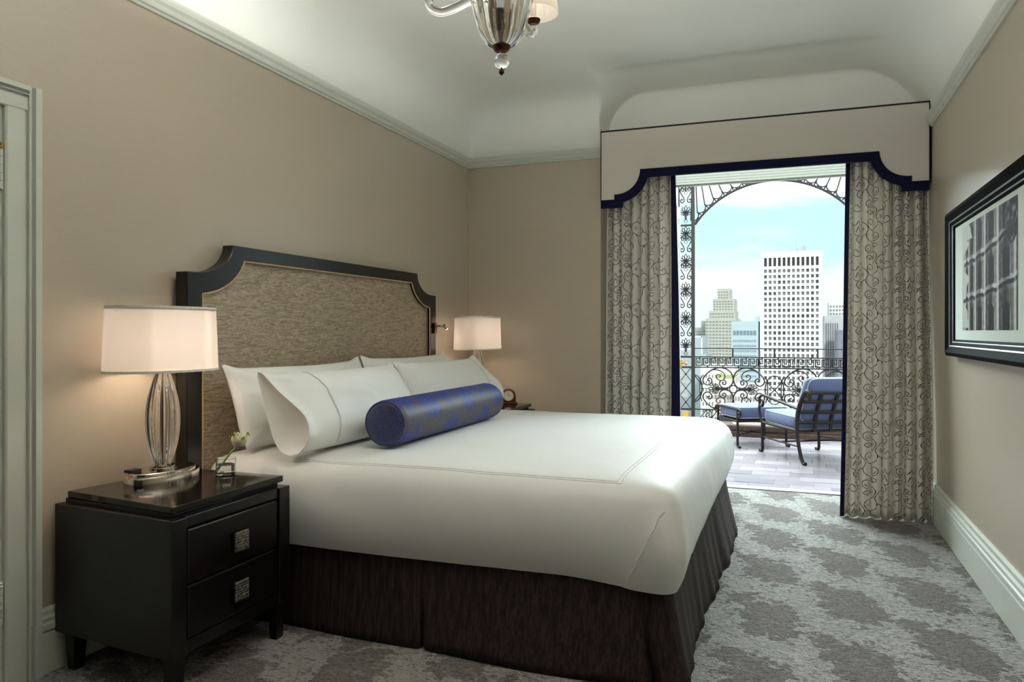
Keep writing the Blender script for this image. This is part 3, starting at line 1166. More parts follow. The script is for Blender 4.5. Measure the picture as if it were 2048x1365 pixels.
# lamps ------------------------------------------------------------------
def table_lamp(label, cx, cy, zb, power):
    root = thing('table_lamp', label, 'lamp', (cx, cy, zb), 'crystal table lamps on the nightstands')
    b = MB()
    ea, eb = 0.098, 0.165
    b.lathe([(1.0, 0.0), (1.0, 0.003), (1.0, 0.024), (0.985, 0.028), (0.90, 0.029), (0.895, 0.031), (0.89, 0.040), (0.87, 0.043), (0.62, 0.043)], 64, (cx, cy, zb), ea, eb)
    b.build('lamp_base', M['chrome'], root, smooth=True)
    MB().lathe([(0.052, 0.0425), (0.052, 0.048), (0.046, 0.050), (0.046, 0.056), (0.036, 0.060)], 40, (cx, cy, zb)).build('collar', M['chrome'], root, smooth=True)
    MB().box(cx - 0.055, cx - 0.018, cy - 0.135, cy - 0.085, zb + 0.043, zb + 0.054).build('power_socket', M['black'], root, bev=0.002)
    g = MB()
    Z = [0.060, 0.066, 0.085, 0.12, 0.17, 0.225, 0.28, 0.33, 0.37, 0.40, 0.425, 0.438]
    R = [0.026, 0.029, 0.036, 0.046, 0.0545, 0.0585, 0.0565, 0.049, 0.039, 0.030, 0.022, 0.019]
    sp = spline([(r, z) for r, z in zip(R, Z)], 5)
    outp = [(p[0], p[1]) for p in sp]
    inp = [(max(0.006, p[0] - 0.022), p[1]) for p in reversed(sp)]
    rowsg = []
    n = 96
    for (r, z) in outp:
        rowsg.append([(cx + r * (1 + 0.11 * abs(math.cos(8 * a)) - 0.03) * math.cos(a), cy + r * (1 + 0.11 * abs(math.cos(8 * a)) - 0.03) * math.sin(a), zb + z) for a in [2 * PI * k / n for k in range(n)]])
    for (r, z) in inp:
        rowsg.append([(cx + r * math.cos(a), cy + r * math.sin(a), zb + z) for a in [2 * PI * k / n for k in range(n)]])
    g.quadgrid(rowsg, closed_u=True, closed_v=True)
    g.build('glass_body', M['glass'], root, smooth=True, ang=80)
    MB().tube([(cx, cy, zb + 0.055), (cx, cy, zb + 0.56)], 0.0036, 8).build('rod', M['bronze'], root, smooth=True)
    sa, sb = 0.168, 0.243
    s = MB()
    zs0, zs1 = 0.424, 0.675
    th = 0.0018
    n = 72
    prof_s = [(1.0, zs0), (0.985, lerp(zs0, zs1, .33)), (0.968, lerp(zs0, zs1, .66)), (0.952, zs1)]
    rws = [[(cx + sa * r * math.cos(a), cy + sb * r * math.sin(a), zb + z) for a in [2 * PI * k / n for k in range(n)]] for r, z in prof_s]
    rws += [[(cx + (sa * r - th) * math.cos(a), cy + (sb * r - th) * math.sin(a), zb + z) for a in [2 * PI * k / n for k in range(n)]] for r, z in reversed(prof_s)]
    s.quadgrid(rws, closed_u=True, closed_v=True)
    sh = s.build('lamp_shade', M['shade'], root, smooth=True, ang=60)
    for z, r in ((zs0, 1.0), (zs1 - 0.009, 0.9545)):
        t = MB()
        rw = []
        for dd, zz in ((0.0012, 0), (0.0012, 0.009), (-0.003, 0.009), (-0.003, 0)):
            rw.append([(cx + (sa * r + dd) * math.cos(a), cy + (sb * r + dd) * math.sin(a), zb + z + zz) for a in [2 * PI * k / n for k in range(n)]])
        t.quadgrid(rw, closed_u=True, closed_v=True)
        t.build('shade_trim', M['shade_trim'], sh, smooth=True, ang=40)
    MB().lathe([(0.0001, zs1 - 0.014), (1.0, zs1 - 0.014)], 48, (cx, cy, zb), sa * 0.945, sb * 0.945).build('added_diffuser', M['shade'], sh)  # unseen disc added to soften the hot spot above the shade
    MB().lathe([(0.90, zs0 + 0.012), (0.985, zs0 + 0.012)], 48, (cx, cy, zb), sa, sb).build('added_diffuser', M['frosted'], sh)  # unseen ring added to weaken the wall pool below the shade
    sp_ = MB()
    for a in (0.6, 0.6 + 2 * PI / 3, 0.6 + 4 * PI / 3):
        sp_.tube([(cx, cy, zb + 0.62), (cx + sa * 0.957 * math.cos(a), cy + sb * 0.957 * math.sin(a), zb + 0.655)], 0.002, 5)
    sp_.lathe([(0.012, 0.612), (0.012, 0.628)], 12, (cx, cy, zb))
    sp_.build('shade_spider', M['chrome'], root)
    for dy in (-0.08, 0.08):
        MB().sphere((cx, cy + dy, zb + 0.530), 0.026, 14, 1.25).build('bulb', M['bulb'], root, smooth=True)
    MB().lathe([(0.014, 0.445), (0.014, 0.50)], 14, (cx, cy, zb)).tube([(cx, cy - 0.08, zb + 0.51), (cx, cy - 0.08, zb + 0.485), (cx, cy + 0.08, zb + 0.485), (cx, cy + 0.08, zb + 0.51)], 0.007, 8).build('bulb_holder', M['chrome'], root, smooth=True)
    for dy in (-0.08, 0.08):
        point('bulb_light', (cx, cy + dy, zb + 0.530), power / 2, (1.0, 0.92, 0.85), 0.035)
    return root


table_lamp('lit crystal lamp with oval white shade on the nightstand in the foreground', 0.192, 2.315, 0.640, LAMP)
table_lamp('lit crystal lamp with oval white shade in the far corner behind the bed', 0.265, 5.30, 0.658, LAMP)

# rose in a little glass ----------------------------------------------------
vx, vy, vz = 0.362, 2.472, 0.641
va = thing('glass_vase', 'small clear glass tumbler of water beside the near lamp', 'vase', (vx, vy, vz))
MB().lathe([(0.0001, 0.0), (0.035, 0.0), (0.0385, 0.003), (0.0385, 0.066), (0.0365, 0.067), (0.036, 0.064), (0.036, 0.010), (0.034, 0.008), (0.0001, 0.008)], 40, (vx, vy, vz)).build('tumbler', M['glass'], va, smooth=True)
MB().lathe([(0.0001, 0.0084), (0.0335, 0.0084), (0.0356, 0.0104), (0.0356, 0.040), (0.0001, 0.040)], 32, (vx, vy, vz)).build('water', M['water'], va, smooth=True)
gr = plain('stem_green', (104, 140, 48), 0.45, nscale=40, namp=0.25)
pet = plain('cream_petals', (232, 228, 196), 0.6, nscale=30, namp=0.06, **{'Subsurface Weight': 0.15, 'Subsurface Radius': (0.01, 0.01, 0.006)})
spg = plain('sepal_green', (140, 152, 40), 0.5, nscale=60, namp=0.3)
ro = thing('cut_rose', 'cream rosebud with curly green sepals leaning in the small glass', 'flower', (vx, vy, vz + 0.01))
hx, hy, hz = vx + 0.028, vy + 0.045, vz + 0.135
stem = spline([(vx - 0.024, vy - 0.016, vz + 0.013), (vx - 0.010, vy - 0.004, vz + 0.045), (vx + 0.008, vy + 0.018, vz + 0.085), (hx - 0.003, hy - 0.006, hz - 0.026)], 6)
MB().tube(stem, 0.0042, 8).build('stem', gr, ro, smooth=True)
for k in range(8):
    a = k * 2.4
    rr_, hh, tilt = (0.030, 0.054, 0.30) if k < 4 else (0.022, 0.056, 0.1)
    p = MB()
    g = []
    for i in range(8):
        u = i / 7
        row = []
        for j in range(9):
            v = -1 + 2 * j / 8
            ww = 0.95 * math.sin(PI * (0.12 + 0.80 * u)) ** 0.7
            ang = a + v * ww
            r = rr_ * (0.35 + 0.65 * math.sin(PI * min(1, 0.15 + 0.62 * u))) * (1 + tilt * 0.4 * u * u)
            row.append((hx + r * math.cos(ang), hy + r * math.sin(ang), hz - 0.026 + hh * u * (1 - 0.12 * v * v)))
        g.append(row)
    p.quadgrid(g)
    po = p.build('petal', pet, ro, smooth=True)
    mdf = po.modifiers.new('thick', 'SOLIDIFY')
    mdf.thickness = 0.0012
for k in range(6):
    a = k * PI / 3 + 0.3
    r0 = 0.02
    up = 0.035 if k % 2 else 0.048
    pts = spline([(hx, hy, hz - 0.026), (hx + r0 * math.cos(a), hy + r0 * math.sin(a), hz - 0.014), (hx + 0.030 * math.cos(a + 0.2), hy + 0.030 * math.sin(a + 0.2), hz - 0.026 + up), (hx + 0.036 * math.cos(a + 0.5), hy + 0.036 * math.sin(a + 0.5), hz - 0.022 + up), (hx + 0.040 * math.cos(a + 0.35), hy + 0.040 * math.sin(a + 0.35), hz - 0.034 + up)], 5)
    MB().tube(pts, 0.0028, 6, rf=lambda t: 0.55 + 0.9 * math.sin(PI * t) * (1 + 0.4 * math.sin(22 * t)) if t < 0.97 else 0.4).build('sepal', spg, ro, smooth=True)

# mantel clock ----------------------------------------------------------------
kx, ky, kz = 0.44, 5.50, 0.659
ck = thing('alarm_clock', 'small arched mahogany clock with round white dial on the far nightstand', 'clock', (kx, ky, kz), rotz=math.radians(16), local=True)
red = plain('mahogany', (74, 30, 20), 0.3, nscale=20, namp=0.3)
arch = [(-0.052, 0.010), (0.052, 0.010), (0.050, 0.055)] + [(0.050 * math.cos(a), 0.055 + 0.050 * math.sin(a)) for a in [PI * k / 16 for k in range(17)]] + [(-0.050, 0.055)]
MB().prism(arch, lambda a, z, h: (a, h, z), -0.02, 0.02).build('clock_case', red, ck, bev=0.002)
MB().box(-0.062, 0.062, -0.028, 0.028, 0, 0.011).build('clock_foot', red, ck, bev=0.002)
bz_ = MB().lathe([(0.0345, 0.0), (0.040, 0.0), (0.040, 0.005), (0.0345, 0.005)], 32, closed=True).build('bezel', M['brass'], ck, smooth=True)
dl_ = MB().lathe([(0.0001, 0.0), (0.0352, 0.0), (0.0352, 0.003), (0.0001, 0.003)], 32).build('dial', plain('ivory_dial', (232, 230, 220), 0.5, nscale=10, namp=0.02), ck, smooth=True)
for o in (bz_, dl_):
    o.rotation_euler = (PI / 2, 0, 0)
    o.location = (0, -0.0195, 0.058)
    ORG[o] = (0, 0, 0)
ck.scale = (1.1, 1.1, 1.1)
hd = MB()
hd.box(-0.0012, 0.0012, -0.0245, -0.0235, 0.056, 0.086)
hd.box(-0.0015, 0.018, -0.0245, -0.0235, 0.0568, 0.0595)
for k in range(12):
    a = PI * k / 6
    hd.box(0.029 * math.cos(a) - 0.0015, 0.029 * math.cos(a) + 0.0015, -0.0240, -0.0222, 0.058 + 0.029 * math.sin(a) - 0.0015, 0.058 + 0.029 * math.sin(a) + 0.0015)
hd.build('hands', M['black'], ck)

# reading light on the headboard edge --------------------------------------------
rl = thing('reading_light', 'small swivel reading light fixed to the far edge of the headboard', 'reading light', (0.09, 4.93, 1.242))
MB().box(0.0905, 0.104, 4.895, 4.935, 1.205, 1.280).build('mount_plate', M['bronze'], rl, bev=0.003)
MB().tube([(0.10, 4.92, 1.255), (0.135, 4.925, 1.258), (0.150, 4.95, 1.258)], 0.007, 8).build('arm', M['chrome'], rl, smooth=True)
MB().tube([(0.150, 4.945, 1.262), (0.158, 4.972, 1.242)], 0.013, 12).build('lamp_head', M['chrome'], rl, smooth=True)
MB().tube([(0.158, 4.972, 1.242), (0.1592, 4.976, 1.239)], 0.0105, 12).build('lens', emit('led_glow', (255, 222, 190), 9), rl, smooth=True)
spd = bpy.data.lights.new('reading_beam', 'SPOT')
spd.energy = 1.2
spd.color = (1.0, 0.74, 0.5)
spd.spot_size = math.radians(110)
spd.spot_blend = 0.8
spd.shadow_soft_size = 0.01
spo = bpy.data.objects.new('reading_beam', spd)
COL.objects.link(spo)
spo.location = (0.163, 4.984, 1.233)
spo.rotation_euler = Vector((-0.1, 0.55, -0.75)).to_track_quat('-Z', 'Y').to_euler()

# ------------------------------------------------------------------ window cornice
co = thing('window_cornice', 'upholstered beige cornice with navy scalloped border above the terrace doors', 'cornice', (2.24, 5.63, 2.15))
CX0, CX1, CZT = 1.142, 3.345, 2.726
ZS = 2.425


def cornice_edge(off):
    """lower edge of the board moved down by off, left to right"""
    r = 0.178 + off
    cx, cz = 1.262, ZS
    e = [(CX0, 2.210 - off), (1.246 + off, 2.210 - off), (1.246 + off, cz - math.sqrt(max(0, r * r - (1.246 + off - cx) ** 2)))]
    a0 = math.asin((1.246 + off - cx) / r)
    a1 = math.asin(1.0) if off == 0 else math.acos(max(-1, min(1, off / r)))
    for k in range(1, 15):
        a = lerp(a0, a1, k / 14)
        e.append((cx + r * math.sin(a), cz - r * math.cos(a)))
    R = [(CX0 + CX1 - x, z) for x, z in reversed(e)]
    return e + R


edge0 = cornice_edge(0.0)
edge1 = cornice_edge(0.060)
poly = edge0 + [(CX1, CZT), (CX0, CZT)]
mb = MB()
mb.prism(poly, lambda x, z, h: (x, h, z), 5.620, 5.640)
mb.box(CX0, CX0 + 0.018, 5.640, 5.715, 2.21, CZT)
mb.box(CX1 - 0.018, CX1, 5.640, 5.950, 2.21, CZT)
mb.box(CX0 + 0.018, CX1 - 0.018, 5.640, 5.950, CZT - 0.018, CZT)
mb.build('cornice_board', M['cornice'], co)
mb = MB()
b = 0
n = len(edge0)
for y in (5.612, 5.640):
    mb.v += [(x, y, z) for x, z in edge0] + [(x, y, z) for x, z in edge1]
for k in range(n - 1):
    mb.f += [(k, k + 1, n + k + 1, n + k), (2 * n + k, 3 * n + k, 3 * n + k + 1, 2 * n + k + 1),
             (k, 2 * n + k, 2 * n + k + 1, k + 1), (n + k, n + k + 1, 3 * n + k + 1, 3 * n + k)]
mb.f += [(0, n, 3 * n, 2 * n), (n - 1, 3 * n - 1, 4 * n - 1, 2 * n - 1)]
mb.build('border_band', M['navy'], co)
MB().tube([(CX0 - 0.002, 5.70, CZT + 0.002), (CX0 - 0.002, 5.617, CZT + 0.002), (CX1 + 0.002, 5.617, CZT + 0.002), (CX1 + 0.002, 5.94, CZT + 0.002)], 0.006, 6).build('top_cord', M['blackcord'], co, smooth=True)
mb = MB()
for x in (CX0, CX1):
    mb.tube([(x, 5.6185, 2.20), (x, 5.6185, CZT)], 0.0035, 6)
mb.build('side_cord', M['blackcord'], co, smooth=True)


# ------------------------------------------------------------------ curtains
def motif():
    L = []

    def sp(pts, closed=False, n=5):
        L.append([(p[0], p[1]) for p in spline([Vector((a, b_, 0)) for a, b_ in pts], n, closed)] + ([pts[0]] if closed else []))
    L.append(spiral(0.065, 0.075, 0.052, 0.010, PI * 0.6, PI * 3.3, 34))
    L.append(spiral(0.065, 0.075, 0.036, 0.016, PI * 0.7, PI * 1.9, 16))
    sp([(0.050, 0.124), (0.080, 0.140), (0.092, 0.175), (0.078, 0.215), (0.100, 0.255), (0.140, 0.270)])
    sp([(0.092, 0.175), (0.118, 0.168), (0.128, 0.150)])
    # tulip
    tx, ty = 0.178, 0.118
    sp([(tx, ty - 0.045), (tx + 0.032, ty - 0.022), (tx + 0.034, ty + 0.016), (tx + 0.052, ty + 0.046), (tx + 0.018, ty + 0.034),
        (tx, ty + 0.066), (tx - 0.018, ty + 0.034), (tx - 0.050, ty + 0.046), (tx - 0.034, ty + 0.014), (tx - 0.032, ty - 0.022)], True, 4)
    sp([(tx - 0.016, ty - 0.018), (tx, ty + 0.022), (tx + 0.016, ty - 0.018)])
    sp([(tx, ty - 0.045), (tx - 0.012, ty - 0.075), (tx + 0.010, ty - 0.100), (tx + 0.034, ty - 0.092), (tx + 0.030, ty - 0.072)])
    # curling leaf
    lx, ly = 0.150, 0.280
    sp([(lx - 0.010, ly - 0.010), (lx + 0.026, ly - 0.026), (lx + 0.060, ly - 0.004), (lx + 0.062, ly + 0.030), (lx + 0.040, ly + 0.044),
        (lx + 0.048, ly + 0.018), (lx + 0.028, ly + 0.006), (lx + 0.014, ly + 0.026), (lx - 0.004, ly + 0.016)], True, 4)
    L.append(spiral(0.050, 0.262, 0.034, 0.007, -PI * 0.2, PI * 2.2, 26))
    sp([(0.078, 0.245), (0.060, 0.215), (0.028, 0.205), (0.018, 0.180), (0.034, 0.170)])
    # comma leaf and berries
    sp([(0.012, 0.315), (0.034, 0.330), (0.060, 0.322), (0.088, 0.338), (0.070, 0.352), (0.038, 0.350)], True, 4)
    sp([(0.005, 0.020), (0.022, 0.008), (0.050, 0.006), (0.060, -0.012)])
    L.append(spiral(0.118, 0.215, 0.010, 0.010, 0, 2 * PI, 10))
    L.append(spiral(0.222, 0.205, 0.009, 0.009, 0, 2 * PI, 10))
    sp([(0.205, 0.020), (0.190, 0.034), (0.200, 0.050), (0.222, 0.044), (0.232, 0.020), (0.215, 0.0), (0.190, 0.004)])
    return L


MOT = motif()
CW_, CH_, MS = 0.205, 0.310, 0.93
MOT = [[(a * MS, b_ * MS) for a, b_ in l] for l in MOT]


def curtain(label, xl, xr, yc, z0, z1, folds, A, band_side, band_w, seed):
    """xl,xr,yc: functions of t (0 top..1 bottom)"""
    rs = random.Random(seed)
    ph = [rs.uniform(-0.35, 0.35) for _ in range(folds + 2)]
    amp = [rs.uniform(0.7, 1.25) for _ in range(folds + 2)]
    NS, NZ = 220, 44

    def P(s, t):
        f = s * folds
        k = int(f)
        u = f - k
        pk = lerp(ph[k], ph[k + 1], u)
        ak = lerp(amp[k], amp[k + 1], u)
        a = 2 * PI * (f + pk * math.sin(PI * u) * 0.4)
        drift = 0.25 * math.sin(3 * t + k * 1.7)
        yy = -A * ak * (math.cos(a + drift) + 0.28 * math.cos(2 * a + 1.0))
        grow = 0.75 + 0.35 * t
        x = lerp(xl(t), xr(t), s) + 0.40 * (xr(t) - xl(t)) / folds * math.sin(a + drift) * 0.55 * min(1, 8 * s, 8 * (1 - s))
        return Vector((x, yc(t) + yy * grow, lerp(z1, z0, t)))
    rows = [[P(i / NS, j / NZ) for j in range(NZ + 1)] for i in range(NS + 1)]
    mb = MB()
    mb.quadgrid(rows)
    o = mb.build('curtain', M['curtain'], smooth=True, ang=180)
    tag(o, label, 'curtain', 'embroidered curtains at the terrace doors')
    s = o.modifiers.new('thick', 'SOLIDIFY')
    s.thickness = 0.003
    s.offset = 0
    # navy leading edge
    e = MB()
    sgn = 1 if band_side == 'R' else -1
    ss = 1.0 if band_side == 'R' else 0.0
    er = []
    for j in range(NZ + 1):
        t = j / NZ
        p = P(ss, t)
        wd = band_w(t)
        er.append([(p.x - sgn * 0.004, p.y - 0.006, p.z), (p.x + sgn * wd, p.y - 0.004 + 0.006 * math.sin(5 * t), p.z),
                   (p.x + sgn * wd, p.y + 0.004 + 0.006 * math.sin(5 * t), p.z), (p.x - sgn * 0.004, p.y + 0.008, p.z)])
    e.quadgrid(er, closed_v=True)
    e.build('edge_band', M['navy'], o, smooth=True, ang=50)
    # heading rail pocket hidden by the cornice
    # embroidery following the cloth
    tab = [0.0]
    tm = 0.5
    NN = 600
    pts = [P(i / NN, tm) for i in range(NN + 1)]
    for a_, b_ in zip(pts, pts[1:]):
        tab.append(tab[-1] + math.hypot(b_.x - a_.x, b_.y - a_.y))
    Ltot = tab[-1]

    def s_of(p):
        lo, hi = 0, NN
        while hi - lo > 1:
            mid = (lo + hi) // 2
            if tab[mid] <= p:
                lo = mid
            else:
                hi = mid
        return (lo + (p - tab[lo]) / max(1e-9, tab[hi] - tab[lo])) / NN
    em = MB()
    hw = 0.0019

    def place(q):
        p, z = q
        if p < 0.004 or p > Ltot - 0.004 or z < z0 + 0.01 or z > z1 - 0.01:
            return None
        s_ = s_of(p)
        t = (z1 - z) / (z1 - z0)
        c = P(s_, t)
        d = P(min(1, s_ + 0.002), t) - P(max(0, s_ - 0.002), t)
        nrm = Vector((d.y, -d.x, 0))
        if nrm.length < 1e-9:
            return None
        nrm.normalize()
        return c + nrm * 0.0032
    nc = int(Ltot / CW_) + 1
    nr = int((z1 - z0) / CH_) + 2
    for i in range(nc):
        for j in range(nr):
            flip = (i % 2 == 1)
            ox, oz = i * CW_, z0 + j * CH_ - (CH_ * 0.5 if i % 2 else 0.07)
            for line in MOT:
                cur = []
                for k, q in enumerate(line):
                    a_ = line[max(0, k - 1)]
                    b_ = line[min(len(line) - 1, k + 1)]
                    tx, tz = b_[0] - a_[0], b_[1] - a_[1]
                    l = math.hypot(tx, tz) or 1
                    nx, nz = -tz / l, tx / l
                    qq = []
                    for sg in (-1, 1):
                        x_, z_ = q[0] + sg * hw * nx, q[1] + sg * hw * nz
                        x_ = CW_ - x_ if flip else x_
                        qq.append(place((ox + x_, oz + z_)))
                    if qq[0] is None or qq[1] is None:
                        cur = []
                        continue
                    bi = len(em.v)
                    em.v += [tuple(qq[0]), tuple(qq[1])]
                    if cur:
                        em.f.append((cur[0], cur[1], bi + 1, bi))
                    cur = (bi, bi + 1)
    emo = em.build('embroidery', M['crewel'], o, fixn=False)
    emo['kind'] = 'stuff'
    return o


curtain('cream curtain with dark scroll embroidery on the left of the terrace doors, beyond the bed', lambda t: lerp(1.172, 1.158, t), lambda t: lerp(1.655, 1.665, t) + 0.005 * math.sin(4 * t), lambda t: 5.745, 0.012, 2.50, 7, 0.040, 'R', lambda t: lerp(0.028, 0.072, t), 11)
curtain('cream curtain with dark scroll embroidery against the right wall, its hem on the carpet', lambda t: lerp(2.872, 2.815, t), lambda t: lerp(3.350, 3.332, t), lambda t: lerp(5.725, 5.465, sm(t, 0.0, 0.9)), 0.008, 2.50, 8, 0.042, 'L', lambda t: lerp(0.024, 0.022, t), 23)
# ------------------------------------------------------------------ framed photograph
pf = thing('picture_frame', 'black framed monochrome photograph of a stone facade on the right wall', 'picture', (W, 4.01, 1.09))
FY0, FY1, FZ0, FZ1 = 3.225, 4.83, 1.085, 1.873


def frame_ring(name, d0, d1, i0, i1, mat, steps=None, bev=0.002):
    """rectangular ring between insets i0,i1, from wall distance d0 to d1"""
    mb = MB()
    a = [(FY0 + i0, FZ0 + i0), (FY1 - i0, FZ0 + i0), (FY1 - i0, FZ1 - i0), (FY0 + i0, FZ1 - i0)]
    b_ = [(FY0 + i1, FZ0 + i1), (FY1 - i1, FZ0 + i1), (FY1 - i1, FZ1 - i1), (FY0 + i1, FZ1 - i1)]
    lay = [[(W - d0, *p) for p in a], [(W - d1[0], *p) for p in a], [(W - d1[1], *p) for p in b_], [(W - d0, *p) for p in b_]]
    mb.quadgrid(lay, closed_u=True, closed_v=True)
    return mb.build(name, mat, pf, bev=bev)


frame_ring('frame_moulding', 0.004, (0.052, 0.060), 0.0, 0.018, M['frame'])
frame_ring('frame_moulding', 0.004, (0.060, 0.044), 0.018, 0.052, M['frame'])
frame_ring('fillet', 0.004, (0.046, 0.042), 0.052, 0.058, M['frame_line'], bev=0)
frame_ring('frame_moulding', 0.004, (0.040, 0.032), 0.058, 0.074, M['frame'])
frame_ring('fillet', 0.004, (0.034, 0.032), 0.074, 0.079, M['frame_line'], bev=0)
frame_ring('frame_moulding', 0.004, (0.028, 0.022), 0.079, 0.090, M['frame'])
MB().box(W - 0.020, W - 0.004, FY0 + 0.088, FY1 - 0.088, FZ0 + 0.086, FZ1 - 0.086).build('mat_board', M['mat'], pf)
# the print: a grid of printed tones
PY0, PY1, PZ0, PZ1 = 3.495, 4.545, 1.225, 1.760
NY, NZ_ = 168, 108
rs = random.Random(2)


def tone(u, v):
    """u 0 left(far)..1 right(near), v 0 bottom..1 top: a classical stone facade looking up"""
    # building silhouette slants: sky on the left
    edge = 0.10 + 0.05 * math.sin(v * 17) + 0.02 * math.sin(v * 41) + (0.12 if v > 0.86 else 0) - 0.03 * v
    if u < edge and v > 0.02:
        return 0.62 + 0.05 * v
    t = 0.36
    # wall bays, larger towards the right
    x = (max(0.0, u - 0.08) / 0.92) ** 0.62
    bay = x * 5.2
    fb = bay - math.floor(bay)
    t += 0.16 * math.cos(2 * PI * fb) + 0.05 * math.sin(6 * PI * fb)
    if fb < 0.16:
        t += 0.24 * math.sin(PI * fb / 0.16)
    if 0.16 < fb < 0.22:
        t -= 0.2
    # curved string courses rising to the right
    for k, vb in enumerate((0.30, 0.64)):
        vc = vb + (0.24 * vb + 0.03) * u * u + 0.018 * math.sin(PI * fb)
        dlt = v - vc
        if 0 < dlt < 0.035:
            t += 0.22
        elif -0.035 < dlt <= 0:
            t -= 0.24
        elif -0.07 < dlt <= -0.035:
            t += 0.06
    # arched window openings
    for vb in (-0.02, 0.37, 0.72):
        vv = (v - vb - 0.16 * u * u * max(0, vb)) / 0.24
        if 0.32 < fb < 0.86 and 0 < vv < 1:
            cx = (fb - 0.59) / 0.27
            if vv < 0.65 or cx * cx + ((vv - 0.65) / 0.35) ** 2 < 1:
                t -= 0.24 if abs(cx) < 0.82 else -0.12
    # big scrolled bracket top right
    q = math.hypot((u - 0.92) / 0.10, (v - 0.86) / 0.20)
    if q < 1:
        t = 0.24 + 0.3 * mnoise.noise(Vector((u * 26, v * 18, 7)))
    if u > 0.86 and v < 0.80:
        t -= 0.08
    t += 0.07 * mnoise.noise(Vector((u * 30, v * 22, 0))) + 0.05 * mnoise.noise(Vector((u * 80, v * 60, 3)))
    return min(0.86, max(0.05, t))


me = bpy.data.meshes.new('print')
vv_, ff_ = [], []
for a in range(NY + 1):
    for b_ in range(NZ_ + 1):
        vv_.append((-0.0212, lerp(PY1, PY0, a / NY) - 4.01, lerp(PZ0, PZ1, b_ / NZ_) - 1.09))
for a in range(NY):
    for b_ in range(NZ_):
        i0 = a * (NZ_ + 1) + b_
        ff_.append((i0, i0 + NZ_ + 1, i0 + NZ_ + 2, i0 + 1))
me.from_pydata(vv_, [], ff_)
ca = me.color_attributes.new('ink', 'FLOAT_COLOR', 'POINT')
for a in range(NY + 1):
    for b_ in range(NZ_ + 1):
        t = min(0.8, max(0.015, (tone(a / NY, b_ / NZ_) - 0.12) * 1.45)) ** 2.0
        ca.data[a * (NZ_ + 1) + b_].color = (t, t * 0.985, t * 0.96, 1)
pm, nt = new_mat('silver_print')
at = nt.n('ShaderNodeVertexColor', layer_name='ink')
finish(nt, **{'Base Color': at.outputs[0], 'Roughness': 0.6, 'Specular IOR Level': 0.08})
me.materials.append(pm)
po = bpy.data.objects.new('print', me)
COL.objects.link(po)
po.parent = pf
ORG[po] = ORG[pf]

# ------------------------------------------------------------------ chandelier
chx, chy = 1.67, 2.183
ch = thing('chandelier', 'ribbed glass chandelier with shaded arms hanging above the bed', 'chandelier', (chx, chy, 2.014))
cc = (chx, chy, 0)


def ribbed(prof, lob, amp, th):
    g = MB()
    n = lob * 8
    rows = []
    for r, z in prof:
        rows.append([(chx + r * (1 + amp * (abs(math.cos(lob / 2 * a)) - 0.5)) * math.cos(a), chy + r * (1 + amp * (abs(math.cos(lob / 2 * a)) - 0.5)) * math.sin(a), z) for a in [2 * PI * k / n for k in range(n)]])
    for r, z in reversed(prof):
        rows.append([(chx + max(0.006, r - th) * math.cos(a), chy + max(0.006, r - th) * math.sin(a), z + 0.002) for a in [2 * PI * k / n for k in range(n)]])
    g.quadgrid(rows, closed_u=True, closed_v=True)
    return g


bp = spline([(0.022, 2.096), (0.045, 2.108), (0.064, 2.135), (0.078, 2.18), (0.092, 2.235), (0.104, 2.29), (0.108, 2.33), (0.090, 2.37), (0.050, 2.40), (0.034, 2.43)], 5)
ribbed([(p[0], p[1]) for p in bp], 20, 0.09, 0.006).build('glass_body', M['glass'], ch, smooth=True, ang=80)
MB().lathe([(0.012, 2.10), (0.022, 2.115), (0.038, 2.14), (0.056, 2.20), (0.068, 2.26), (0.066, 2.33), (0.030, 2.40), (0.018, 2.43), (0.018, 2.98)], 32, cc).build('stem_column', M['chrome'], ch, smooth=True)
MB().lathe([(0.0001, 2.078), (0.014, 2.080), (0.022, 2.085), (0.028, 2.095), (0.028, 2.101), (0.0001, 2.104)], 28, cc).build('lower_collar', M['bronze'], ch, smooth=True)
MB().sphere((chx, chy, 2.0535), 0.0245, 24, 1.05).lathe([(0.009, 2.071), (0.011, 2.075), (0.009, 2.080)], 20, cc).build('finial_ball', M['glass'], ch, smooth=True)
MB().sphere((chx, chy, 2.0205), 0.0088, 12).lathe([(0.002, 2.010), (0.005, 2.013), (0.004, 2.016)], 10, cc).tube([(chx, chy, 2.03), (chx, chy, 2.037)], 0.0022, 6).build('finial_tip', M['bronze'], ch, smooth=True)
MB().lathe([(0.0001, 3.078), (0.075, 3.078), (0.07, 3.06), (0.03, 3.04), (0.022, 2.98), (0.0001, 2.98)], 32, cc).build('ceiling_canopy', M['chrome'], ch, smooth=True)
bulbm = emit('chandelier_bulb', (255, 226, 196), 5)
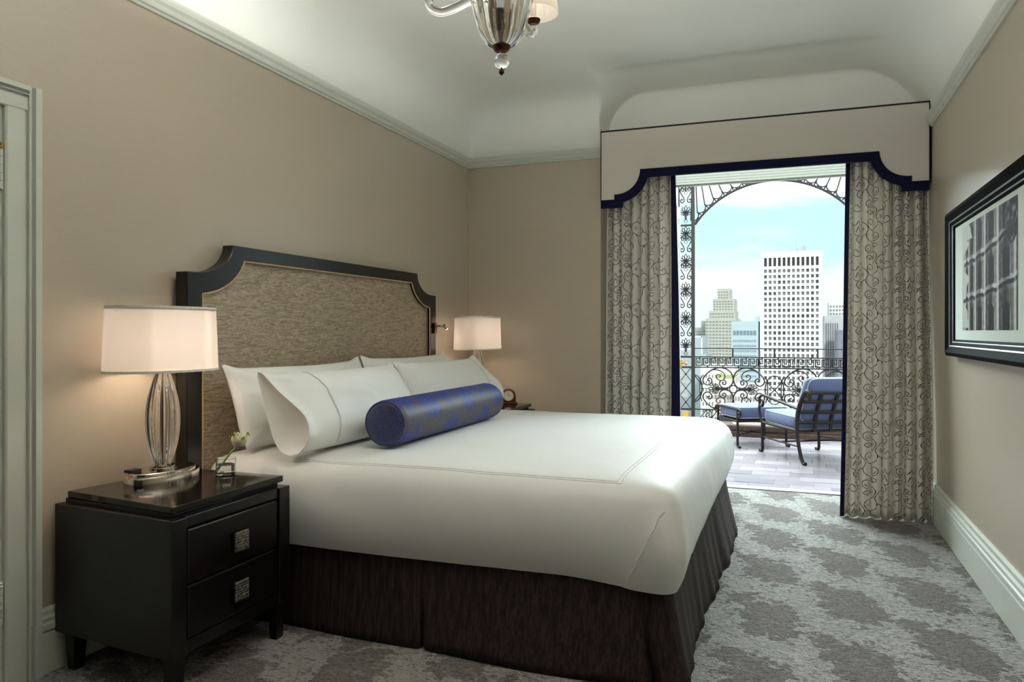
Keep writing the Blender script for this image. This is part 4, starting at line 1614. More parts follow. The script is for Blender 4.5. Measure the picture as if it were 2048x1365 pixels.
for k, ang in enumerate((20.44 + 180, 20.44 + 62, 20.44 - 60)):
    a = math.radians(ang)
    ux, uy = math.cos(a), math.sin(a)
    R0, R1 = 0.085, 0.222

    def q(r, z):
        return (chx + ux * r, chy + uy * r, z)
    ap = spline([q(0.030, 2.265), q(0.090, 2.245), q(0.140, 2.220), q(0.180, 2.206), q(0.208, 2.210), q(R1 + 0.004, 2.225), q(R1, 2.248)], 7)
    am = MB().tube(ap, 0.015, 14, rf=lambda t: 1.05 - 0.25 * t)
    arm = am.build('glass_arm', M['glass'], ch, smooth=True)
    cen = (chx + ux * R1, chy + uy * R1, 0)
    MB().lathe([(0.0001, 2.247), (0.013, 2.247), (0.020, 2.252), (0.023, 2.262), (0.021, 2.264), (0.0001, 2.258)], 24, cen).build('drip_cup', M['bronze'], arm, smooth=True)
    MB().lathe([(0.010, 2.258), (0.010, 2.325), (0.0001, 2.326)], 16, cen).build('candle_sleeve', M['shade_trim'], arm, smooth=True)
    MB().sphere((cen[0], cen[1], 2.348), 0.017, 14, 1.4).build('bulb', bulbm, arm, smooth=True)
    s = MB()
    n = 48
    pr = [(0.084, 2.282), (0.066, 2.41)]
    rw = [[(cen[0] + r * math.cos(t), cen[1] + r * math.sin(t), z) for t in [2 * PI * j / n for j in range(n)]] for r, z in pr]
    rw += [[(cen[0] + (r - 0.0016) * math.cos(t), cen[1] + (r - 0.0016) * math.sin(t), z) for t in [2 * PI * j / n for j in range(n)]] for r, z in reversed(pr)]
    s.quadgrid(rw, closed_u=True, closed_v=True)
    s.tube([(cen[0] - 0.071, cen[1], 2.37), (cen[0] + 0.071, cen[1], 2.36)], 0.0015, 5)
    s.build('lamp_shade', M['shade'], arm, smooth=True, ang=50)
    up = bpy.data.lights.new('ceiling_fill_spot', 'SPOT')  # added over the shade to lift the ceiling, beyond the bulb itself
    up.energy = UPL
    up.color = (1.0, 0.985, 0.95)
    up.spot_size = math.radians(177)
    up.spot_blend = 0.15
    up.shadow_soft_size = 0.03
    uo = bpy.data.objects.new('ceiling_fill_spot', up)
    COL.objects.link(uo)
    uo.location = (cen[0], cen[1], 2.43)
    uo.rotation_euler = (PI, 0, 0)
    point('candle_light', (cen[0], cen[1], 2.348), 5.0, (1.0, 0.86, 0.70), 0.02)

# ------------------------------------------------------------------ terrace
tf = MB().box(-1.0, 5.2, 6.22, 9.28, -0.12, -0.005).build('floor', M['grout'], structure=True)
ORG[tf] = (0, 0, 0)
PA, PB, J = 0.302, 0.182, 0.005
tile = None
nrow = 0
y = 6.226
while y + PB < 9.19:
    x = 1.25 - (nrow % 3) * (PA + J) * 0.37
    while x < 3.75:
        if tile is None:
            mb = MB().box(-PA / 2, PA / 2, -PB / 2, PB / 2, -0.02, 0.0)
            tile = mb.build('paver', M['paver'], tf, bev=0.002, seg=1)
            pc = tile
        else:
            pc = share(tile, 'paver', tf)
        pc.location = (x + PA / 2, y + PB / 2, random.uniform(-0.002, 0.001))
        pc.rotation_euler = (random.uniform(-0.004, 0.004), random.uniform(-0.003, 0.003), random.uniform(-0.004, 0.004))
        x += PA + J
    y += PB + J
    nrow += 1
MB().box(-1.0, 5.2, 9.18, 9.42, -0.12, 0.055).box(-1.0, 5.2, 9.22, 9.42, 0.055, 0.115).build('trim_6', M['plinth'], structure=True, bev=0.006)

YR_ = 9.30
rg = thing('balcony_railing', 'dark wrought iron railing with greek key band and scroll panels along the terrace', 'railing', (2.3, YR_, 0.115))


def T3(pts, x0=0, z0=0, mx=1, mz=1, y=YR_):
    return [(x0 + mx * p[0], y, z0 + mz * p[1]) for p in pts]


def ironbar(name, parent, pts, r, n=6, smooth=True, closed=False):
    return MB().tube(pts, r, n, closed=closed, flat=(0, 1, 0)).build(name, M['iron'], parent, smooth=smooth)


XA, PER, ZC = 1.377, 0.918, 0.538
XE = 4.6
for z, h in ((1.016, 0.012), (0.914, 0.014), (0.790, 0.014), (0.287, 0.014), (0.168, 0.016)):
    MB().box(XA, XE, YR_ - 0.014, YR_ + 0.014, z - h / 2, z + h / 2).build('rail', M['iron'], rg, bev=0.002)
for x in (1.83, 2.295, 2.76, 3.25):
    MB().box(x - 0.009, x + 0.009, YR_ - 0.009, YR_ + 0.009, 0.914, 1.016).build('baluster', M['iron'], rg, bev=0.002)
for x in (3.213, 4.1):
    MB().box(x - 0.014, x + 0.014, YR_ - 0.014, YR_ + 0.014, 0.115, 1.016).build('post', M['iron'], rg, bev=0.002)
# greek key, one bar per turn
key = [(0, 0.0), (0, 0.080), (0.076, 0.080), (0.076, 0.026), (0.038, 0.026), (0.038, 0.052)]
kp = 0.0885
k0 = None
x = XA + 0.03
i = 0
while x + kp < 3.45:
    up = i % 2 == 0
    mb = MB()

    def bar(ax, az, bx, bz, hw=0.0055):
        mb.box(min(ax, bx) - hw, max(ax, bx) + hw, -0.006, 0.006, min(az, bz) - hw, max(az, bz) + hw)
    if k0 is None:
        zlo, zhi = 0.812, 0.894
        bar(0, zlo, kp * 0.80, zlo)
        bar(0, zlo, 0, zhi)
        bar(0, zhi, kp * 0.52, zhi)
        bar(kp * 0.52, zhi, kp * 0.52, 0.842)
        bar(kp * 0.52, 0.842, kp * 0.24, 0.842)
        bar(kp * 0.24, 0.842, kp * 0.24, 0.868)
        bar(kp * 0.80, zlo, kp * 0.80, zhi)
        bar(kp * 0.80, zhi, kp, zhi)
        bar(kp, zhi, kp, zlo)
        ORG_save = ORG[rg]
        ORG[rg] = (0, 0, 0)
        k0 = mb.build('greek_key', M['iron'], rg)
        ORG[rg] = ORG_save
        ko = k0
    else:
        ko = share(k0, 'greek_key', rg)
    ko.location = (x - 2.3, 0, -0.115)
    x += kp
    i += 1
    mb = MB()
    xs_ = x - kp * 0.5
    z_ = (0.894, 0.914) if up else (0.790, 0.812)
    mb.box(xs_ - 0.008, xs_ + 0.008, YR_ - 0.008, YR_ + 0.008, z_[0], z_[1])
    mb.build('key_stud', M['iron'], rg)

# scroll panels: digitised half module (x from the lens axis, z from the centre line)


def zz(pts):
    return [((a - 60) / 1501.0, (750 - b_) / 1433.0) for a, b_ in pts]


C1 = spline([(p[0], p[1], 0) for p in zz([(655, 735), (700, 700), (738, 640), (744, 560), (706, 470), (620, 410), (510, 392), (395, 425), (290, 500), (228, 590), (240, 655), (300, 690), (360, 665), (380, 610), (345, 568), (312, 590), (318, 618), (345, 612)])], 6)
C2 = spline([(p[0], p[1], 0) for p in zz([(300, 492), (395, 432), (500, 436), (580, 478), (606, 545), (575, 598), (515, 605), (465, 570), (462, 525), (500, 506), (528, 530), (512, 556)])], 6)
C3 = spline([(p[0], p[1], 0) for p in zz([(660, 722), (600, 735), (545, 715), (512, 668), (530, 618), (585, 600), (622, 630), (612, 672), (575, 672), (566, 645), (588, 634)])], 6)
LENS = spiral(0, 0, 0.165, 0.165, 0, 2 * PI, 40)
LENS = [(p[0] * 0.62, p[1]) for p in LENS]
XX1 = spline([(0.085, 0.120, 0), (0.055, 0.060, 0), (0.0, 0.0, 0), (-0.055, -0.060, 0), (-0.085, -0.120, 0)], 6)
SIDE = spline([(0.098, 0.155, 0), (0.078, 0.080, 0), (0.074, 0.0, 0), (0.078, -0.080, 0), (0.098, -0.155, 0)], 6)
HUB = 0.46
proto = {}


def piece(name, key, builder, x0, mx=1, mz=1):
    """share one mesh between alike scrolls; local origin at the module axis"""
    if key not in proto:
        sv = ORG[rg]
        ORG[rg] = (0, 0, 0)
        proto[key] = builder().build(name, M['iron'], rg, smooth=True)
        ORG[rg] = sv
        o = proto[key]
    else:
        o = share(proto[key], name, rg)
    o.location = (x0 - 2.3, 0, ZC - 0.115)
    o.scale = (mx, 1, mz)
    return o


def tb(pts, r, closed=False):
    return MB().tube([(p[0], 0, p[1]) for p in pts], r, 6, closed=closed, flat=(0, 1, 0))


def palm():
    mb = MB()
    for k in range(-3, 4):
        a = k * 0.34
        L = 0.125 - 0.018 * abs(k)
        wd = 0.018
        pts = []
        for t in range(13):
            u = t / 12
            ww = wd * math.sin(PI * min(1, u * 1.0)) * (0.5 + 0.8 * u)
            pts.append((u * L, ww))
        loop = pts + [(p[0], -p[1]) for p in reversed(pts[:-1])]
        rot = [(0.290 - (p[0] * math.cos(a) - p[1] * math.sin(a)), p[0] * math.sin(a) + p[1] * math.cos(a)) for p in loop]
        mb.tube([(p[0], 0, p[1]) for p in rot], 0.0050, 5, flat=(0, 1, 0))
    return mb


def hubm():
    mb = MB()
    mb.box(0.288, 0.400, -0.012, 0.012, -0.016, 0.016)
    mb.box(0.280, 0.300, -0.014, 0.014, -0.024, 0.024)
    return mb


for mod in range(3):
    ax = XA + mod * PER
    if mod == 0:
        piece('lens_bow', 'halflens', lambda: tb([(0.165 * 0.62 * math.cos(t), 0.165 * math.sin(t)) for t in [lerp(-1.4, 1.4, k / 24) for k in range(25)]], 0.0068), ax)
        for mz in (1, -1):
            piece('crossing_bow', 'halfx', lambda: tb(spline([(0.016, 0.150, 0), (0.045, 0.110, 0), (0.085, 0.06, 0), (0.098, 0.0, 0)], 6), 0.0060), ax, 1, mz)
    if mod > 0:
        piece('lens_ring', 'lens', lambda: tb(LENS[:-1], 0.0068, True), ax)
        for mx in (1, -1):
            piece('crossing_bar', 'xx', lambda: tb(XX1, 0.0062), ax, mx)
    for half, (hx_, mx) in enumerate(((ax, 1), (ax + PER, -1))):
        if hx_ + mx * 0.2 > 3.55 or (hx_ > 3.6 and mx == 1):
            continue
        for mz in (1, -1):
            piece('large_scroll', 'c1', lambda: tb(C1, 0.0080), hx_, mx, mz)
            piece('inner_scroll', 'c2', lambda: tb(C2, 0.0066), hx_, mx, mz)
            piece('small_scroll', 'c3', lambda: tb(C3, 0.0070), hx_, mx, mz)
        piece('palmette', 'palm', palm, hx_, mx)
        piece('hub', 'hub', hubm, hx_, mx)
        piece('side_bow', 'side', lambda: tb(SIDE, 0.0062), hx_, mx)
        piece('link', 'link', lambda: MB().tube([(0.074, 0, 0), (0.165, 0, 0)], 0.004, 6).tube([(0.100 + 0.011 * math.cos(t), 0, 0.011 * math.sin(t)) for t in [2 * PI * k / 12 for k in range(12)]], 0.0035, 5, closed=True), hx_, mx)
    piece('ring', 'ring', lambda: tb([(0.459 + 0.042 * math.cos(t), 0.042 * math.sin(t)) for t in [2 * PI * k / 28 for k in range(28)]], 0.0055, True), ax)
wave = spline([(-0.09, -0.045, 0), (-0.05, 0.0, 0), (-0.02, 0.045, 0), (0.02, 0.052, 0), (0.050, 0.025, 0), (0.052, -0.020, 0), (0.022, -0.045, 0), (-0.010, -0.028, 0), (-0.010, 0.006, 0), (0.016, 0.016, 0), (0.026, -0.004, 0), (0.012, -0.012, 0)], 6)
for k in range(15):
    o = piece('wave_scroll', 'wave', lambda: tb([(p[0], p[1] - 0.310) for p in wave], 0.0055), XA + 0.16 + k * 0.132)

# tall pierced iron pilaster left of the opening
pil = thing('iron_pilaster', 'tall narrow wrought iron pilaster of palmettes beside the left curtain', 'iron pilaster', (1.31, 9.26, 0.115))
YP = 9.26
PX0, PX1 = 1.225, 1.377
MB().box(PX1 - 0.020, PX1 + 0.020, YP - 0.02, YP + 0.02, 0.0, 3.30).build('post', M['iron'], pil, bev=0.003)
MB().box(PX0 - 0.022, PX0 - 0.004, YP - 0.02, YP + 0.02, 0.0, 3.30).build('post', M['iron'], pil, bev=0.003)
for z in (0.168, 0.287, 0.790, 0.914, 2.49, 3.28):
    MB().box(PX0 - 0.01, PX1, YP - 0.012, YP + 0.012, z - 0.011, z + 0.011).build('crossbar', M['iron'], pil)
pcx = (PX0 + PX1 - 0.02) / 2
pp_ = {}


def ppiece(name, key, builder, z, mx=1, mz=1):
    if key not in pp_:
        sv = ORG[pil]
        ORG[pil] = (0, 0, 0)
        pp_[key] = builder().build(name, M['iron'], pil, smooth=True)
        ORG[pil] = sv
        o = pp_[key]
    else:
        o = share(pp_[key], name, pil)
    o.location = (pcx - 1.31, 0, z - 0.115)
    o.scale = (mx, 1, mz)
    return o


def ppalm():
    mb = MB()
    for k in range(-3, 4):
        a = PI / 2 + k * 0.42
        L = 0.112 - 0.012 * abs(k)
        pts = [(t / 10 * L, 0.014 * math.sin(PI * t / 10) * (0.6 + 0.9 * t / 10)) for t in range(11)]
        loop = pts + [(p[0], -p[1]) for p in reversed(pts[:-1])]
        mb.tube([(p[0] * math.cos(a) - p[1] * math.sin(a), 0, p[0] * math.sin(a) + p[1] * math.cos(a)) for p in loop], 0.0044, 5, flat=(0, 1, 0))
    return mb


def pvol():
    pts = spline([(0.012, -0.035, 0), (0.045, -0.020, 0), (0.050, -0.052, 0), (0.028, -0.058, 0), (0.024, -0.040, 0), (0.036, -0.036, 0)], 6)
    pts2 = spline([(0.030, -0.012, 0), (0.058, -0.022, 0), (0.066, -0.060, 0), (0.042, -0.110, 0), (0.020, -0.150, 0), (0.022, -0.185, 0), (0.048, -0.196, 0), (0.062, -0.172, 0), (0.046, -0.154, 0), (0.036, -0.168, 0)], 6)
    return MB().tube([(p[0], 0, p[1]) for p in pts], 0.0056, 5, flat=(0, 1, 0)).tube([(p[0], 0, p[1]) for p in pts2], 0.0062, 5, flat=(0, 1, 0))


def phub():
    return MB().box(-0.012, 0.012, -0.012, 0.012, -0.055, 0.010).box(-0.028, 0.028, -0.012, 0.012, -0.012, 0.004).tube([(0.018 * math.cos(t), 0, -0.078 + 0.018 * math.sin(t)) for t in [2 * PI * k / 14 for k in range(14)]], 0.004, 5, closed=True)


for z in (1.03, 1.36, 1.70, 2.04, 2.37, 2.62, 2.96):
    ppiece('palmette', 'palm', ppalm, z)
    ppiece('hub', 'hub', phub, z)
    if z != 1.03 and z != 2.62:
        for mx in (1, -1):
            ppiece('volute', 'vol', pvol, z, mx)
for z0_, z1_ in ((0.287, 0.455), (0.455, 0.622), (0.622, 0.790)):
    for s in (1, -1):
        MB().tube([(pcx - s * 0.066, YP, z0_), (pcx + s * 0.066, YP, z1_)], 0.0048, 5).build('lattice_bar', M['iron'], pil, smooth=True)
    MB().sphere((pcx, YP, (z0_ + z1_) / 2), 0.013, 10).build('lattice_boss', M['iron'], pil, smooth=True)
MB().box(pcx - 0.035, pcx + 0.035, YP - 0.02, YP + 0.02, 0.195, 0.262).build('lock_box', M['brass'], pil, bev=0.002)

# arch with fan spandrels
ar = thing('iron_arch', 'wrought iron arch with fan shaped spandrels over the terrace opening', 'iron arch', (2.28, YP, 2.49))
HWA, RISE, ZSP = 0.885, 0.470, 2.495
RA = (HWA ** 2 + RISE ** 2) / (2 * RISE)
zc0 = ZSP + RISE - RA
am = math.asin(HWA / RA)
apts = [(2.282 + RA * math.sin(t), YP, zc0 + RA * math.cos(t)) for t in [lerp(-am, am, k / 60) for k in range(61)]]
MB().tube(apts, 0.015, 6, flat=(0, 1, 0)).build('arch_bar', M['iron'], ar, smooth=True)
MB().box(1.40, 3.166, YP - 0.014, YP + 0.014, 3.27, 3.30).build('lintel_bar', M['iron'], ar)
MB().box(3.167, 3.205, YP - 0.02, YP + 0.02, 0.115, 3.30).build('post', M['iron'], ar, bev=0.003)
for s in (-1, 1):
    fx, fz = 2.282 + s * 0.90, 3.60
    N_ = 9
    prev = None
    for k in range(N_):
        t = s * lerp(am * 0.985, 0.10 * am, k / (N_ - 1))
        ro_ = RA + 0.068
        p = Vector((2.282 + ro_ * math.sin(t), YP, zc0 + ro_ * math.cos(t)))
        d = (Vector((fx, YP, fz)) - p)
        if k > 0:
            mid = (prev + p) / 2
            rad = Vector((math.sin(t), 0, math.cos(t)))
            bow = spline([prev, prev * 0.8 + mid * 0.2 - rad * 0.030, mid - rad * 0.050, p * 0.8 + mid * 0.2 - rad * 0.030, p], 6)
            MB().tube(bow, 0.0072, 5, flat=(0, 1, 0)).build('scallop', M['iron'], ar, smooth=True)
        tz = (3.27 - p.z) / d.z if d.z > 0 else 1
        q = p + d * min(1, tz)
        MB().tube([p - Vector((math.sin(t), 0, math.cos(t))) * 0.062, p, q], 0.0068, 5, flat=(0, 1, 0)).build('fan_rod', M['iron'], ar, smooth=True)
        prev = p

# ------------------------------------------------------------------ terrace chair and ottoman
CA_ = math.radians(30.0)
chr_ = thing('lounge_chair', 'bronze iron terrace lounge chair with blue cushions, seen from behind', 'chair', (2.629, 7.964, 0.0), rotz=CA_, local=True)
chr_.scale = (1, 0.88, 1)
BI = M['bronze_iron']
HWc = 0.31


def cush(mbw, name, parent, fn, w_, d_, th, r=0.05, trim=True):
    """box cushion with soft crowned faces; fn(x,y,z)->point"""
    mb = MB()
    nu = 26
    rows_t, rows_b = [], []

    def outline(k, ins):
        n = 64
        a = 2 * PI * k / n
        c, s = math.cos(a), math.sin(a)
        e = 0.22
        return ((w_ / 2 - ins) * math.copysign(abs(c) ** e, c), (d_ / 2 - ins) * math.copysign(abs(s) ** e, s))
    prof_ = [(1.0, 0.55), (0.8, 0.545), (0.55, 0.53), (0.3, 0.51), (0.12, 0.47), (0.04, 0.42), (0.0, 0.34), (-0.02, 0.0), (0.0, -0.34), (0.04, -0.42), (0.12, -0.47), (0.3, -0.5), (1.0, -0.5)]
    rows = []
    for f, zf in prof_:
        row = []
        for k in range(64):
            ins = f * min(w_, d_) / 2 if f > 0 else f * 0.3
            x, y_ = outline(k, min(ins, min(w_, d_) / 2 - 0.002))
            row.append(fn(x, y_, zf * th))
        rows.append(row)
    b_ = mb.quadgrid(rows, closed_v=True)
    mb.f.append(tuple(b_ + k for k in range(64)))
    mb.f.append(tuple(b_ + (len(prof_) - 1) * 64 + k for k in range(64)))
    o = mb.build(name, M['cushion'], parent, smooth=True, ang=80)
    for zf in (0.40, -0.40):
        MB().tube([fn(*outline(k, 0.006), zf * th) for k in range(64)], 0.005, 5, closed=True).build('piping', M['cushion_trim'], o, smooth=True)
    return o


# local frame: x right, y forward, seat front at y=+0.36, back at y=-0.36
def leg_front(x):
    pts = spline([(x, 0.40, 0.010), (x, 0.375, 0.006), (x, 0.345, 0.02), (x, 0.34, 0.07), (x, 0.345, 0.20), (x, 0.345, 0.31)], 5)
    return MB().tube(pts, 0.015, 8).sphere((x, 0.402, 0.014), 0.014, 10)


def leg_rear(x):
    pts = spline([(x, -0.56, 0.012), (x, -0.53, 0.010), (x, -0.49, 0.045), (x, -0.44, 0.14), (x, -0.40, 0.27), (x, -0.40, 0.36)], 6)
    return MB().tube(pts, 0.017, 8).sphere((x, -0.562, 0.016), 0.016, 10)


for s in (-1, 1):
    leg_front(s * HWc).build('leg', BI, chr_, smooth=True)
    leg_rear(s * HWc).build('leg', BI, chr_, smooth=True)
    back = spline([(s * HWc, -0.40, 0.27), (s * HWc, -0.405, 0.42), (s * HWc, -0.45, 0.54), (s * HWc, -0.53, 0.64), (s * HWc, -0.59, 0.675), (s * HWc, -0.635, 0.655), (s * HWc, -0.635, 0.615), (s * HWc, -0.60, 0.605), (s * HWc, -0.585, 0.628)], 7)
    MB().tube(back, 0.019, 8, rf=lambda t: 1.0 - 0.35 * max(0, t - 0.7)).build('back_post', BI, chr_, smooth=True)
    arm = spline([(s * HWc, -0.44, 0.50), (s * HWc, -0.10, 0.535), (s * HWc, 0.20, 0.565), (s * HWc, 0.33, 0.575), (s * HWc, 0.405, 0.545), (s * HWc, 0.40, 0.475), (s * HWc, 0.345, 0.465), (s * HWc, 0.325, 0.505), (s * HWc, 0.355, 0.525)], 7)
    MB().tube(arm, 0.014, 8).build('arm', BI, chr_, smooth=True)
    MB().tube(spline([(s * HWc, 0.402, 0.52), (s * HWc, 0.415, 0.42), (s * HWc, 0.385, 0.345), (s * HWc, 0.345, 0.30)], 6), 0.013, 8).build('arm_support', BI, chr_, smooth=True)
    MB().tube([(s * HWc, -0.40, 0.30), (s * HWc, 0.345, 0.30)], 0.013, 8).build('side_rail', BI, chr_, smooth=True)
    MB().tube([(s * HWc, -0.43, 0.155), (s * HWc, 0.342, 0.155)], 0.008, 8).build('stretcher', BI, chr_, smooth=True)
MB().tube([(-HWc, -0.40, 0.295), (HWc, -0.40, 0.295)], 0.014, 8).build('back_rail', BI, chr_, smooth=True)
MB().tube([(-HWc, 0.345, 0.30), (HWc, 0.345, 0.30)], 0.014, 8).build('front_rail', BI, chr_, smooth=True)
MB().tube([(-HWc, -0.05, 0.155), (HWc, -0.05, 0.155)], 0.008, 8).build('stretcher', BI, chr_, smooth=True)


def bk(x, h):
    """back surface: h height, bowed backwards"""
    y_ = -0.405 - 0.62 * max(0, h - 0.36) ** 1.25 - 0.05 * (1 - (x / HWc) ** 2)
    return (x, y_, h)


for h in (0.375, 0.475, 0.575):
    MB().tube([bk(lerp(-HWc, HWc, k / 14), h) for k in range(15)], 0.017, 6).build('back_strap', BI, chr_, smooth=True)
for x in (-0.155, 0.0, 0.155):
    MB().tube([bk(x, lerp(0.29, 0.655, k / 10)) for k in range(11)], 0.017, 6).build('back_strap', BI, chr_, smooth=True)
MB().tube([bk(lerp(-HWc, HWc, k / 14), 0.655) for k in range(15)], 0.014, 6).build('top_rail', BI, chr_, smooth=True)
mb = MB()
for k in range(5):
    yy = -0.30 + k * 0.15
    mb.box(-HWc, HWc, yy - 0.02, yy + 0.02, 0.290, 0.300)
mb.build('seat_strap', BI, chr_)
cush(None, 'seat_cushion', chr_, lambda x, y_, z: (x, y_ + 0.02, z + 0.372 - 0.05 * (0.36 - y_) * 0.4), 0.58, 0.74, 0.135)


def bcf(x, y_, z):
    h = 0.585 + y_
    c = bk(x, min(0.70, max(0.3, h)))
    return (x, c[1] + 0.085 + z - 0.35 * max(0, h - 0.70), h)


cush(None, 'back_cushion', chr_, lambda x, y_, z: bcf(x, y_, z), 0.57, 0.42, 0.125)

ot = thing('ottoman', 'matching low iron ottoman with blue cushion in front of the lounge chair', 'ottoman', (2.075, 8.62, 0.0), rotz=CA_, local=True)
OW, OD = 0.275, 0.235
for sx in (-1, 1):
    for sy in (-1, 1):
        x, y_ = sx * OW, sy * OD
        pts = spline([(x, y_ + sy * 0.055, 0.010), (x, y_ + sy * 0.03, 0.007), (x, y_ + sy * 0.004, 0.025), (x, y_, 0.09), (x, y_, 0.20), (x, y_, 0.27)], 5)
        MB().tube(pts, 0.013, 8).sphere((x, y_ + sy * 0.057, 0.013), 0.013, 10).build('leg', BI, ot, smooth=True)
    sc_ = spline([(sx * OW, -OD - 0.02, 0.335), (sx * OW, -OD - 0.045, 0.37), (sx * OW, -OD - 0.02, 0.41), (sx * OW, -OD + 0.03, 0.405), (sx * OW, -OD + 0.045, 0.365), (sx * OW, -OD, 0.30), (sx * OW, OD, 0.30), (sx * OW, OD - 0.045, 0.365), (sx * OW, OD - 0.03, 0.405), (sx * OW, OD + 0.02, 0.41), (sx * OW, OD + 0.045, 0.37), (sx * OW, OD + 0.02, 0.335)], 6)
    MB().tube([(sx * OW, -OD - 0.015, 0.402), (sx * OW, OD + 0.015, 0.402)], 0.011, 8).build('side_rail', BI, ot, smooth=True)
    for sy in (-1, 1):
        vol = spline([(sx * OW, sy * (OD + 0.01), 0.402), (sx * OW, sy * (OD + 0.050), 0.392), (sx * OW, sy * (OD + 0.062), 0.352), (sx * OW, sy * (OD + 0.035), 0.325), (sx * OW, sy * (OD + 0.010), 0.345), (sx * OW, sy * (OD + 0.022), 0.370)], 6)
        MB().tube(vol, 0.011, 8).build('side_scroll', BI, ot, smooth=True)
        MB().tube([(sx * OW, sy * OD, 0.26), (sx * OW, sy * OD, 0.40)], 0.012, 8).build('side_post', BI, ot, smooth=True)
    MB().tube([(sx * OW, -OD, 0.275), (sx * OW, OD, 0.275)], 0.012, 8).build('side_rail', BI, ot, smooth=True)
for sy in (-1, 1):
    MB().tube([(-OW, sy * OD, 0.275), (OW, sy * OD, 0.275)], 0.012, 8).build('cross_rail', BI, ot, smooth=True)
MB().tube([(-OW, -OD, 0.13), (OW, OD, 0.13)], 0.007, 8).build('stretcher', BI, ot, smooth=True)
MB().tube([(OW, -OD, 0.13), (-OW, OD, 0.13)], 0.007, 8).sphere((0, 0, 0.135), 0.016, 10).build('stretcher', BI, ot, smooth=True)
mb = MB()
for k in range(4):
    yy = -0.18 + k * 0.12
    mb.box(-OW, OW, yy - 0.02, yy + 0.02, 0.272, 0.282)
mb.build('seat_strap', BI, ot)
cush(None, 'cushion', ot, lambda x, y_, z: (x, y_, z + 0.362), 0.52, 0.50, 0.135)

# ------------------------------------------------------------------ the city
GZ = -60
MB().box(-900, 900, 22, 2500, GZ - 1, GZ).build('ground', plain('city_ground', (176, 172, 168), 0.9, nscale=0.02, namp=0.15), structure=True)
WH = plain('white_concrete', (248, 250, 246), 0.8, nscale=0.3, namp=0.02)
GLS = random_tone('office_glass', (60, 62, 72), (150, 150, 146), 0.35, 0.0, 0.5)
GLD = plain('dark_louvres', (52, 44, 46), 0.5, nscale=1)
BEI = plain('hazed_limestone', (186, 188, 176), 0.85, nscale=0.2, namp=0.04)  # stone colour lightened to carry the distance haze
BEW = plain('hazed_glazing', (138, 140, 134), 0.5, nscale=0.4)  # window tone lightened for haze
BLU = plain('hazed_blue_cladding', (184, 202, 207), 0.7, nscale=0.2, namp=0.03)  # haze put into the cladding colour
BLW = plain('blue_glazing', (122, 142, 152), 0.4, nscale=0.4)
GRY = plain('grey_cladding', (176, 178, 182), 0.7, nscale=0.2)
DKG = plain('dark_mullions', (118, 116, 122), 0.6, nscale=0.4)

tw = thing('office_tower', 'tall white office tower with a square window grid in the middle of the view', 'tower', (0.75, 430, GZ))
tx0, tx1, ty0, tz1 = -14.2, 15.7, 420.0, 42.8
mb = MB().box(tx0, tx1, ty0 + 0.9, ty0 + 28, GZ, tz1)
colx = [tx0 + 1.50 + k * (tx1 - tx0 - 3.0 + 0.62) / 12 for k in range(12)]
pitch = (tx1 - tx0 - 3.0 + 0.62) / 12
ww_ = pitch * 0.60
rowz = [(35.2, 39.7)]
z = 33.6
while z > -46:
    rowz.append((z - 1.75, z))
    z -= 2.945
# piers and spandrels stand proud of the glass
for k in range(13):
    xa_ = tx0 if k == 0 else colx[k - 1] + ww_
    xb_ = tx1 if k == 12 else colx[k]
    mb.box(xa_, xb_, ty0, ty0 + 0.9, GZ, tz1)
zz_prev = tz1
for (za, zb) in rowz:
    mb.box(tx0, tx1, ty0 + 0.02, ty0 + 0.9, zb, zz_prev)
    zz_prev = za
mb.box(tx0, tx1, ty0 + 0.02, ty0 + 0.9, GZ, zz_prev)
mb.build('tower_frame', WH, tw)
w0 = None
wt = None
for ri, (za, zb) in enumerate(rowz):
    if ri > 24:
        break
    for x in colx:
        if ri == 0:
            if wt is None:
                wt = MB().box(0, ww_, 0, 0.1, 0, zb - za)
                sv = ORG[tw]
                ORG[tw] = (0, 0, 0)
                wt = wt.build('louvre', GLD, tw)
                ORG[tw] = sv
                o = wt
            else:
                o = share(wt, 'louvre', tw)
        else:
            if w0 is None:
                w0 = MB().box(0, ww_, 0, 0.1, 0, zb - za)
                sv = ORG[tw]
                ORG[tw] = (0, 0, 0)
                w0 = w0.build('window', GLS, tw)
                ORG[tw] = sv
                o = w0
            else:
                o = share(w0, 'window', tw)
        o.location = (x - 0.75, ty0 + 0.72 - 430, za - GZ)
ant = MB()
for x, h in ((0.3, 2.2), (2.6, 3.0), (3.4, 2.6), (4.0, 2.0)):
    ant.box(x, x + 0.35, 430, 430.4, tz1, tz1 + h)
ant.box(5.2, 8.2, 428, 431, tz1, tz1 + 2.2)
ant.box(6.0, 7.6, 428, 431, tz1 + 2.2, tz1 + 3.6)
ant.tube([(3.2, 430, tz1), (3.2, 430, tz1 + 7)], 0.08, 5)
ant.build('roof_equipment', GRY, tw)


def block(name, label, boxes, mat, wmat, wins, loc):
    """boxes: (x0,x1,y0,y1,ztop); wins: (x0,x1,y,z0,z1,nx,nz,fx,fz)"""
    r = thing(name, label, 'building', loc)
    for bx in boxes:
        MB().box(bx[0], bx[1], bx[2], bx[3], GZ, bx[4]).build('building_block', mat, r)
    for (x0, x1, y_, z0, z1, nx, nz, fx, fz) in wins:
        mb = MB()
        for i in range(nx):
            for j in range(nz):
                xa_ = lerp(x0, x1, i / nx)
                za = lerp(z0, z1, j / nz)
                mb.box(xa_, xa_ + (x1 - x0) / nx * fx, y_ - 0.15, y_ + 0.2, za, za + (z1 - z0) / nz * fz)
        wo = mb.build('window_grid', wmat, r)
        wo['kind'] = 'stuff'
    return r


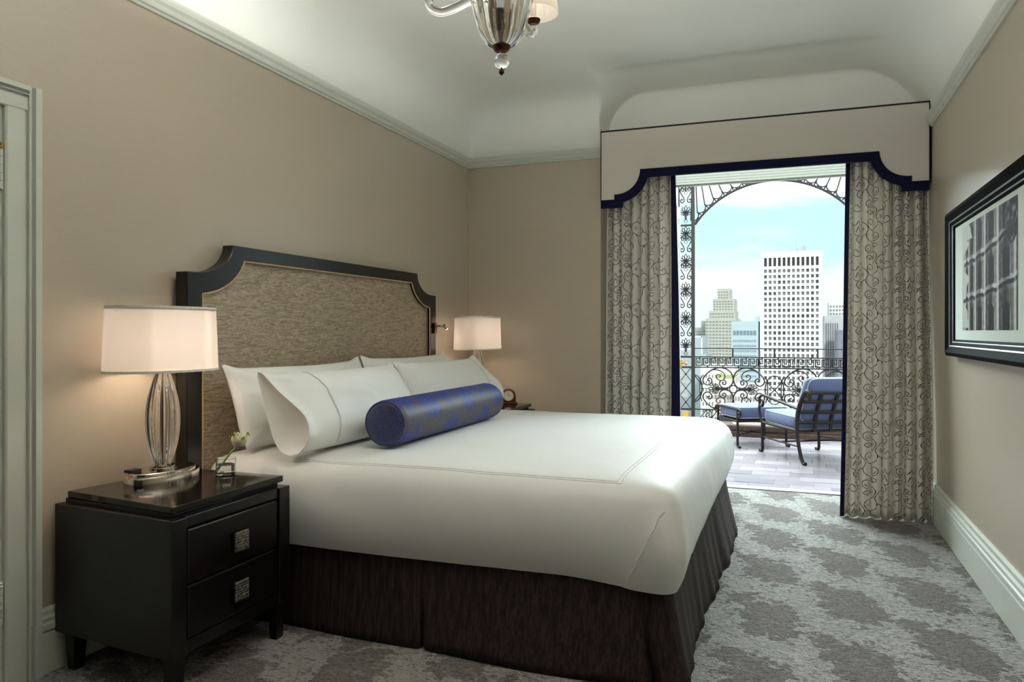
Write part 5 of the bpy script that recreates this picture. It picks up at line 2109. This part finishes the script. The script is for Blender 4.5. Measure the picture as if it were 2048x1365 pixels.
block('stepped_tower', 'stepped pale stone tower left of the white office tower', [(-50.1, -41.5, 566, 590, 32.0), (-52.9, -38.1, 563, 592, 24.5), (-55.3, -37.4, 560, 594, 15.9), (-57.6, -36.4, 558, 596, 10.5), (-36.4, -34.5, 570, 590, 9.0)], BEI, BEW,
      [(-49.4, -41.9, 566, 25, 31, 4, 3, 0.6, 0.45), (-52.4, -38.6, 563, 16.5, 24, 7, 4, 0.6, 0.45), (-54.8, -37.6, 560, 11, 15.4, 9, 2, 0.6, 0.45), (-57.2, -36.8, 558, -50, 9.8, 9, 26, 0.66, 0.42)], (-46, 575, GZ))
block('slab_building', 'pale blue slab building between the stepped tower and the white tower', [(-26.2, -13.9, 380, 400, 6.0), (-15.8, -13.9, 384, 396, 8.4)], BLU, BLW,
      [(-25.4, -14.5, 380, -0.6, 2.2, 7, 1, 0.78, 0.75), (-25.4, -14.5, 380, -45, -1.5, 14, 18, 0.45, 0.42)], (-20, 390, GZ))
block('hotel_block', 'hazy grey block at the far left beside the iron pilaster', [(-66.5, -56.0, 610, 640, 9.5), (-70.0, -57.0, 600, 640, 4.1)], plain('hazy_grey', (164, 172, 166), 0.9, nscale=0.2), BEW, [(-69, -57.6, 600, -50, 3.2, 8, 22, 0.8, 0.3)], (-63, 620, GZ))
block('glass_office', 'pale sloping glass office at the far left behind the railing', [(-30.4, -26.6, 260, 280, -0.4), (-31.0, -25.4, 258, 282, -6.5)], plain('pale_curtain_wall', (170, 184, 186), 0.5, nscale=0.1), WH, [(-26.9, -26.5, 260, -12, -0.4, 1, 1, 1, 1), (-30.4, -26.6, 260, -0.9, -0.4, 1, 1, 1, 1)], (-28.5, 270, GZ))
block('striped_office', 'grey office with dark vertical stripes right of the white tower', [(12.6, 21.5, 300, 320, 6.9)], plain('striped_stone', (190, 190, 190), 0.8, nscale=0.2), DKG, [(13.0, 17.6, 300, -45, 4.2, 6, 1, 0.5, 1.0)], (17, 310, GZ))
block('grid_office', 'pale grid fronted office behind the striped office', [(20.3, 31.0, 460, 480, 17.4)], plain('pale_grid', (214, 216, 212), 0.8, nscale=0.2), BEW, [(20.8, 28.6, 460, 4, 16.6, 5, 6, 0.6, 0.55)], (25.5, 470, GZ))
block('corner_office', 'plain slate grey office at the right edge of the view', [(15.7, 24.0, 280, 295, 1.6)], plain('slate_grey', (132, 134, 146), 0.7, nscale=0.2), DKG, [(15.9, 23.8, 280, -45, 1.0, 3, 1, 0.05, 1.0)], (20, 290, GZ))
block('low_apartment', 'low white apartment block with rows of small windows behind the railing', [(-24.8, -15.2, 240, 262, -9.6)], WH, BEW, [(-24.2, -15.8, 240, -45, -11, 9, 16, 0.45, 0.5)], (-22, 250, GZ))
gb = block('garden_roof_building', 'low building with a bright green roof garden behind the railing', [(-17.6, -12.2, 205, 226, -11.2)], plain('pink_stucco', (224, 212, 208), 0.85, nscale=0.3), BEW, [(-17.2, -12.6, 205, -40, -13.5, 6, 9, 0.6, 0.35)], (-15, 215, GZ))
MB().box(-17.2, -12.6, 206, 225, -11.2, -10.7).build('roof_garden', plain('roof_lawn', (170, 184, 120), 0.9, nscale=0.6, namp=0.2), gb)
MB().box(-16.5, -13.2, 218, 222, -10.7, -8.6).build('roof_hut', WH, gb)
block('stucco_block', 'pinkish stucco block low down between railing and white tower', [(-11.5, -4.2, 190, 205, -12.0)], plain('stucco', (226, 218, 216), 0.85, nscale=0.3), BEW, [(-11, -4.8, 190, -38, -13, 9, 10, 0.55, 0.4)], (-8, 197, GZ))
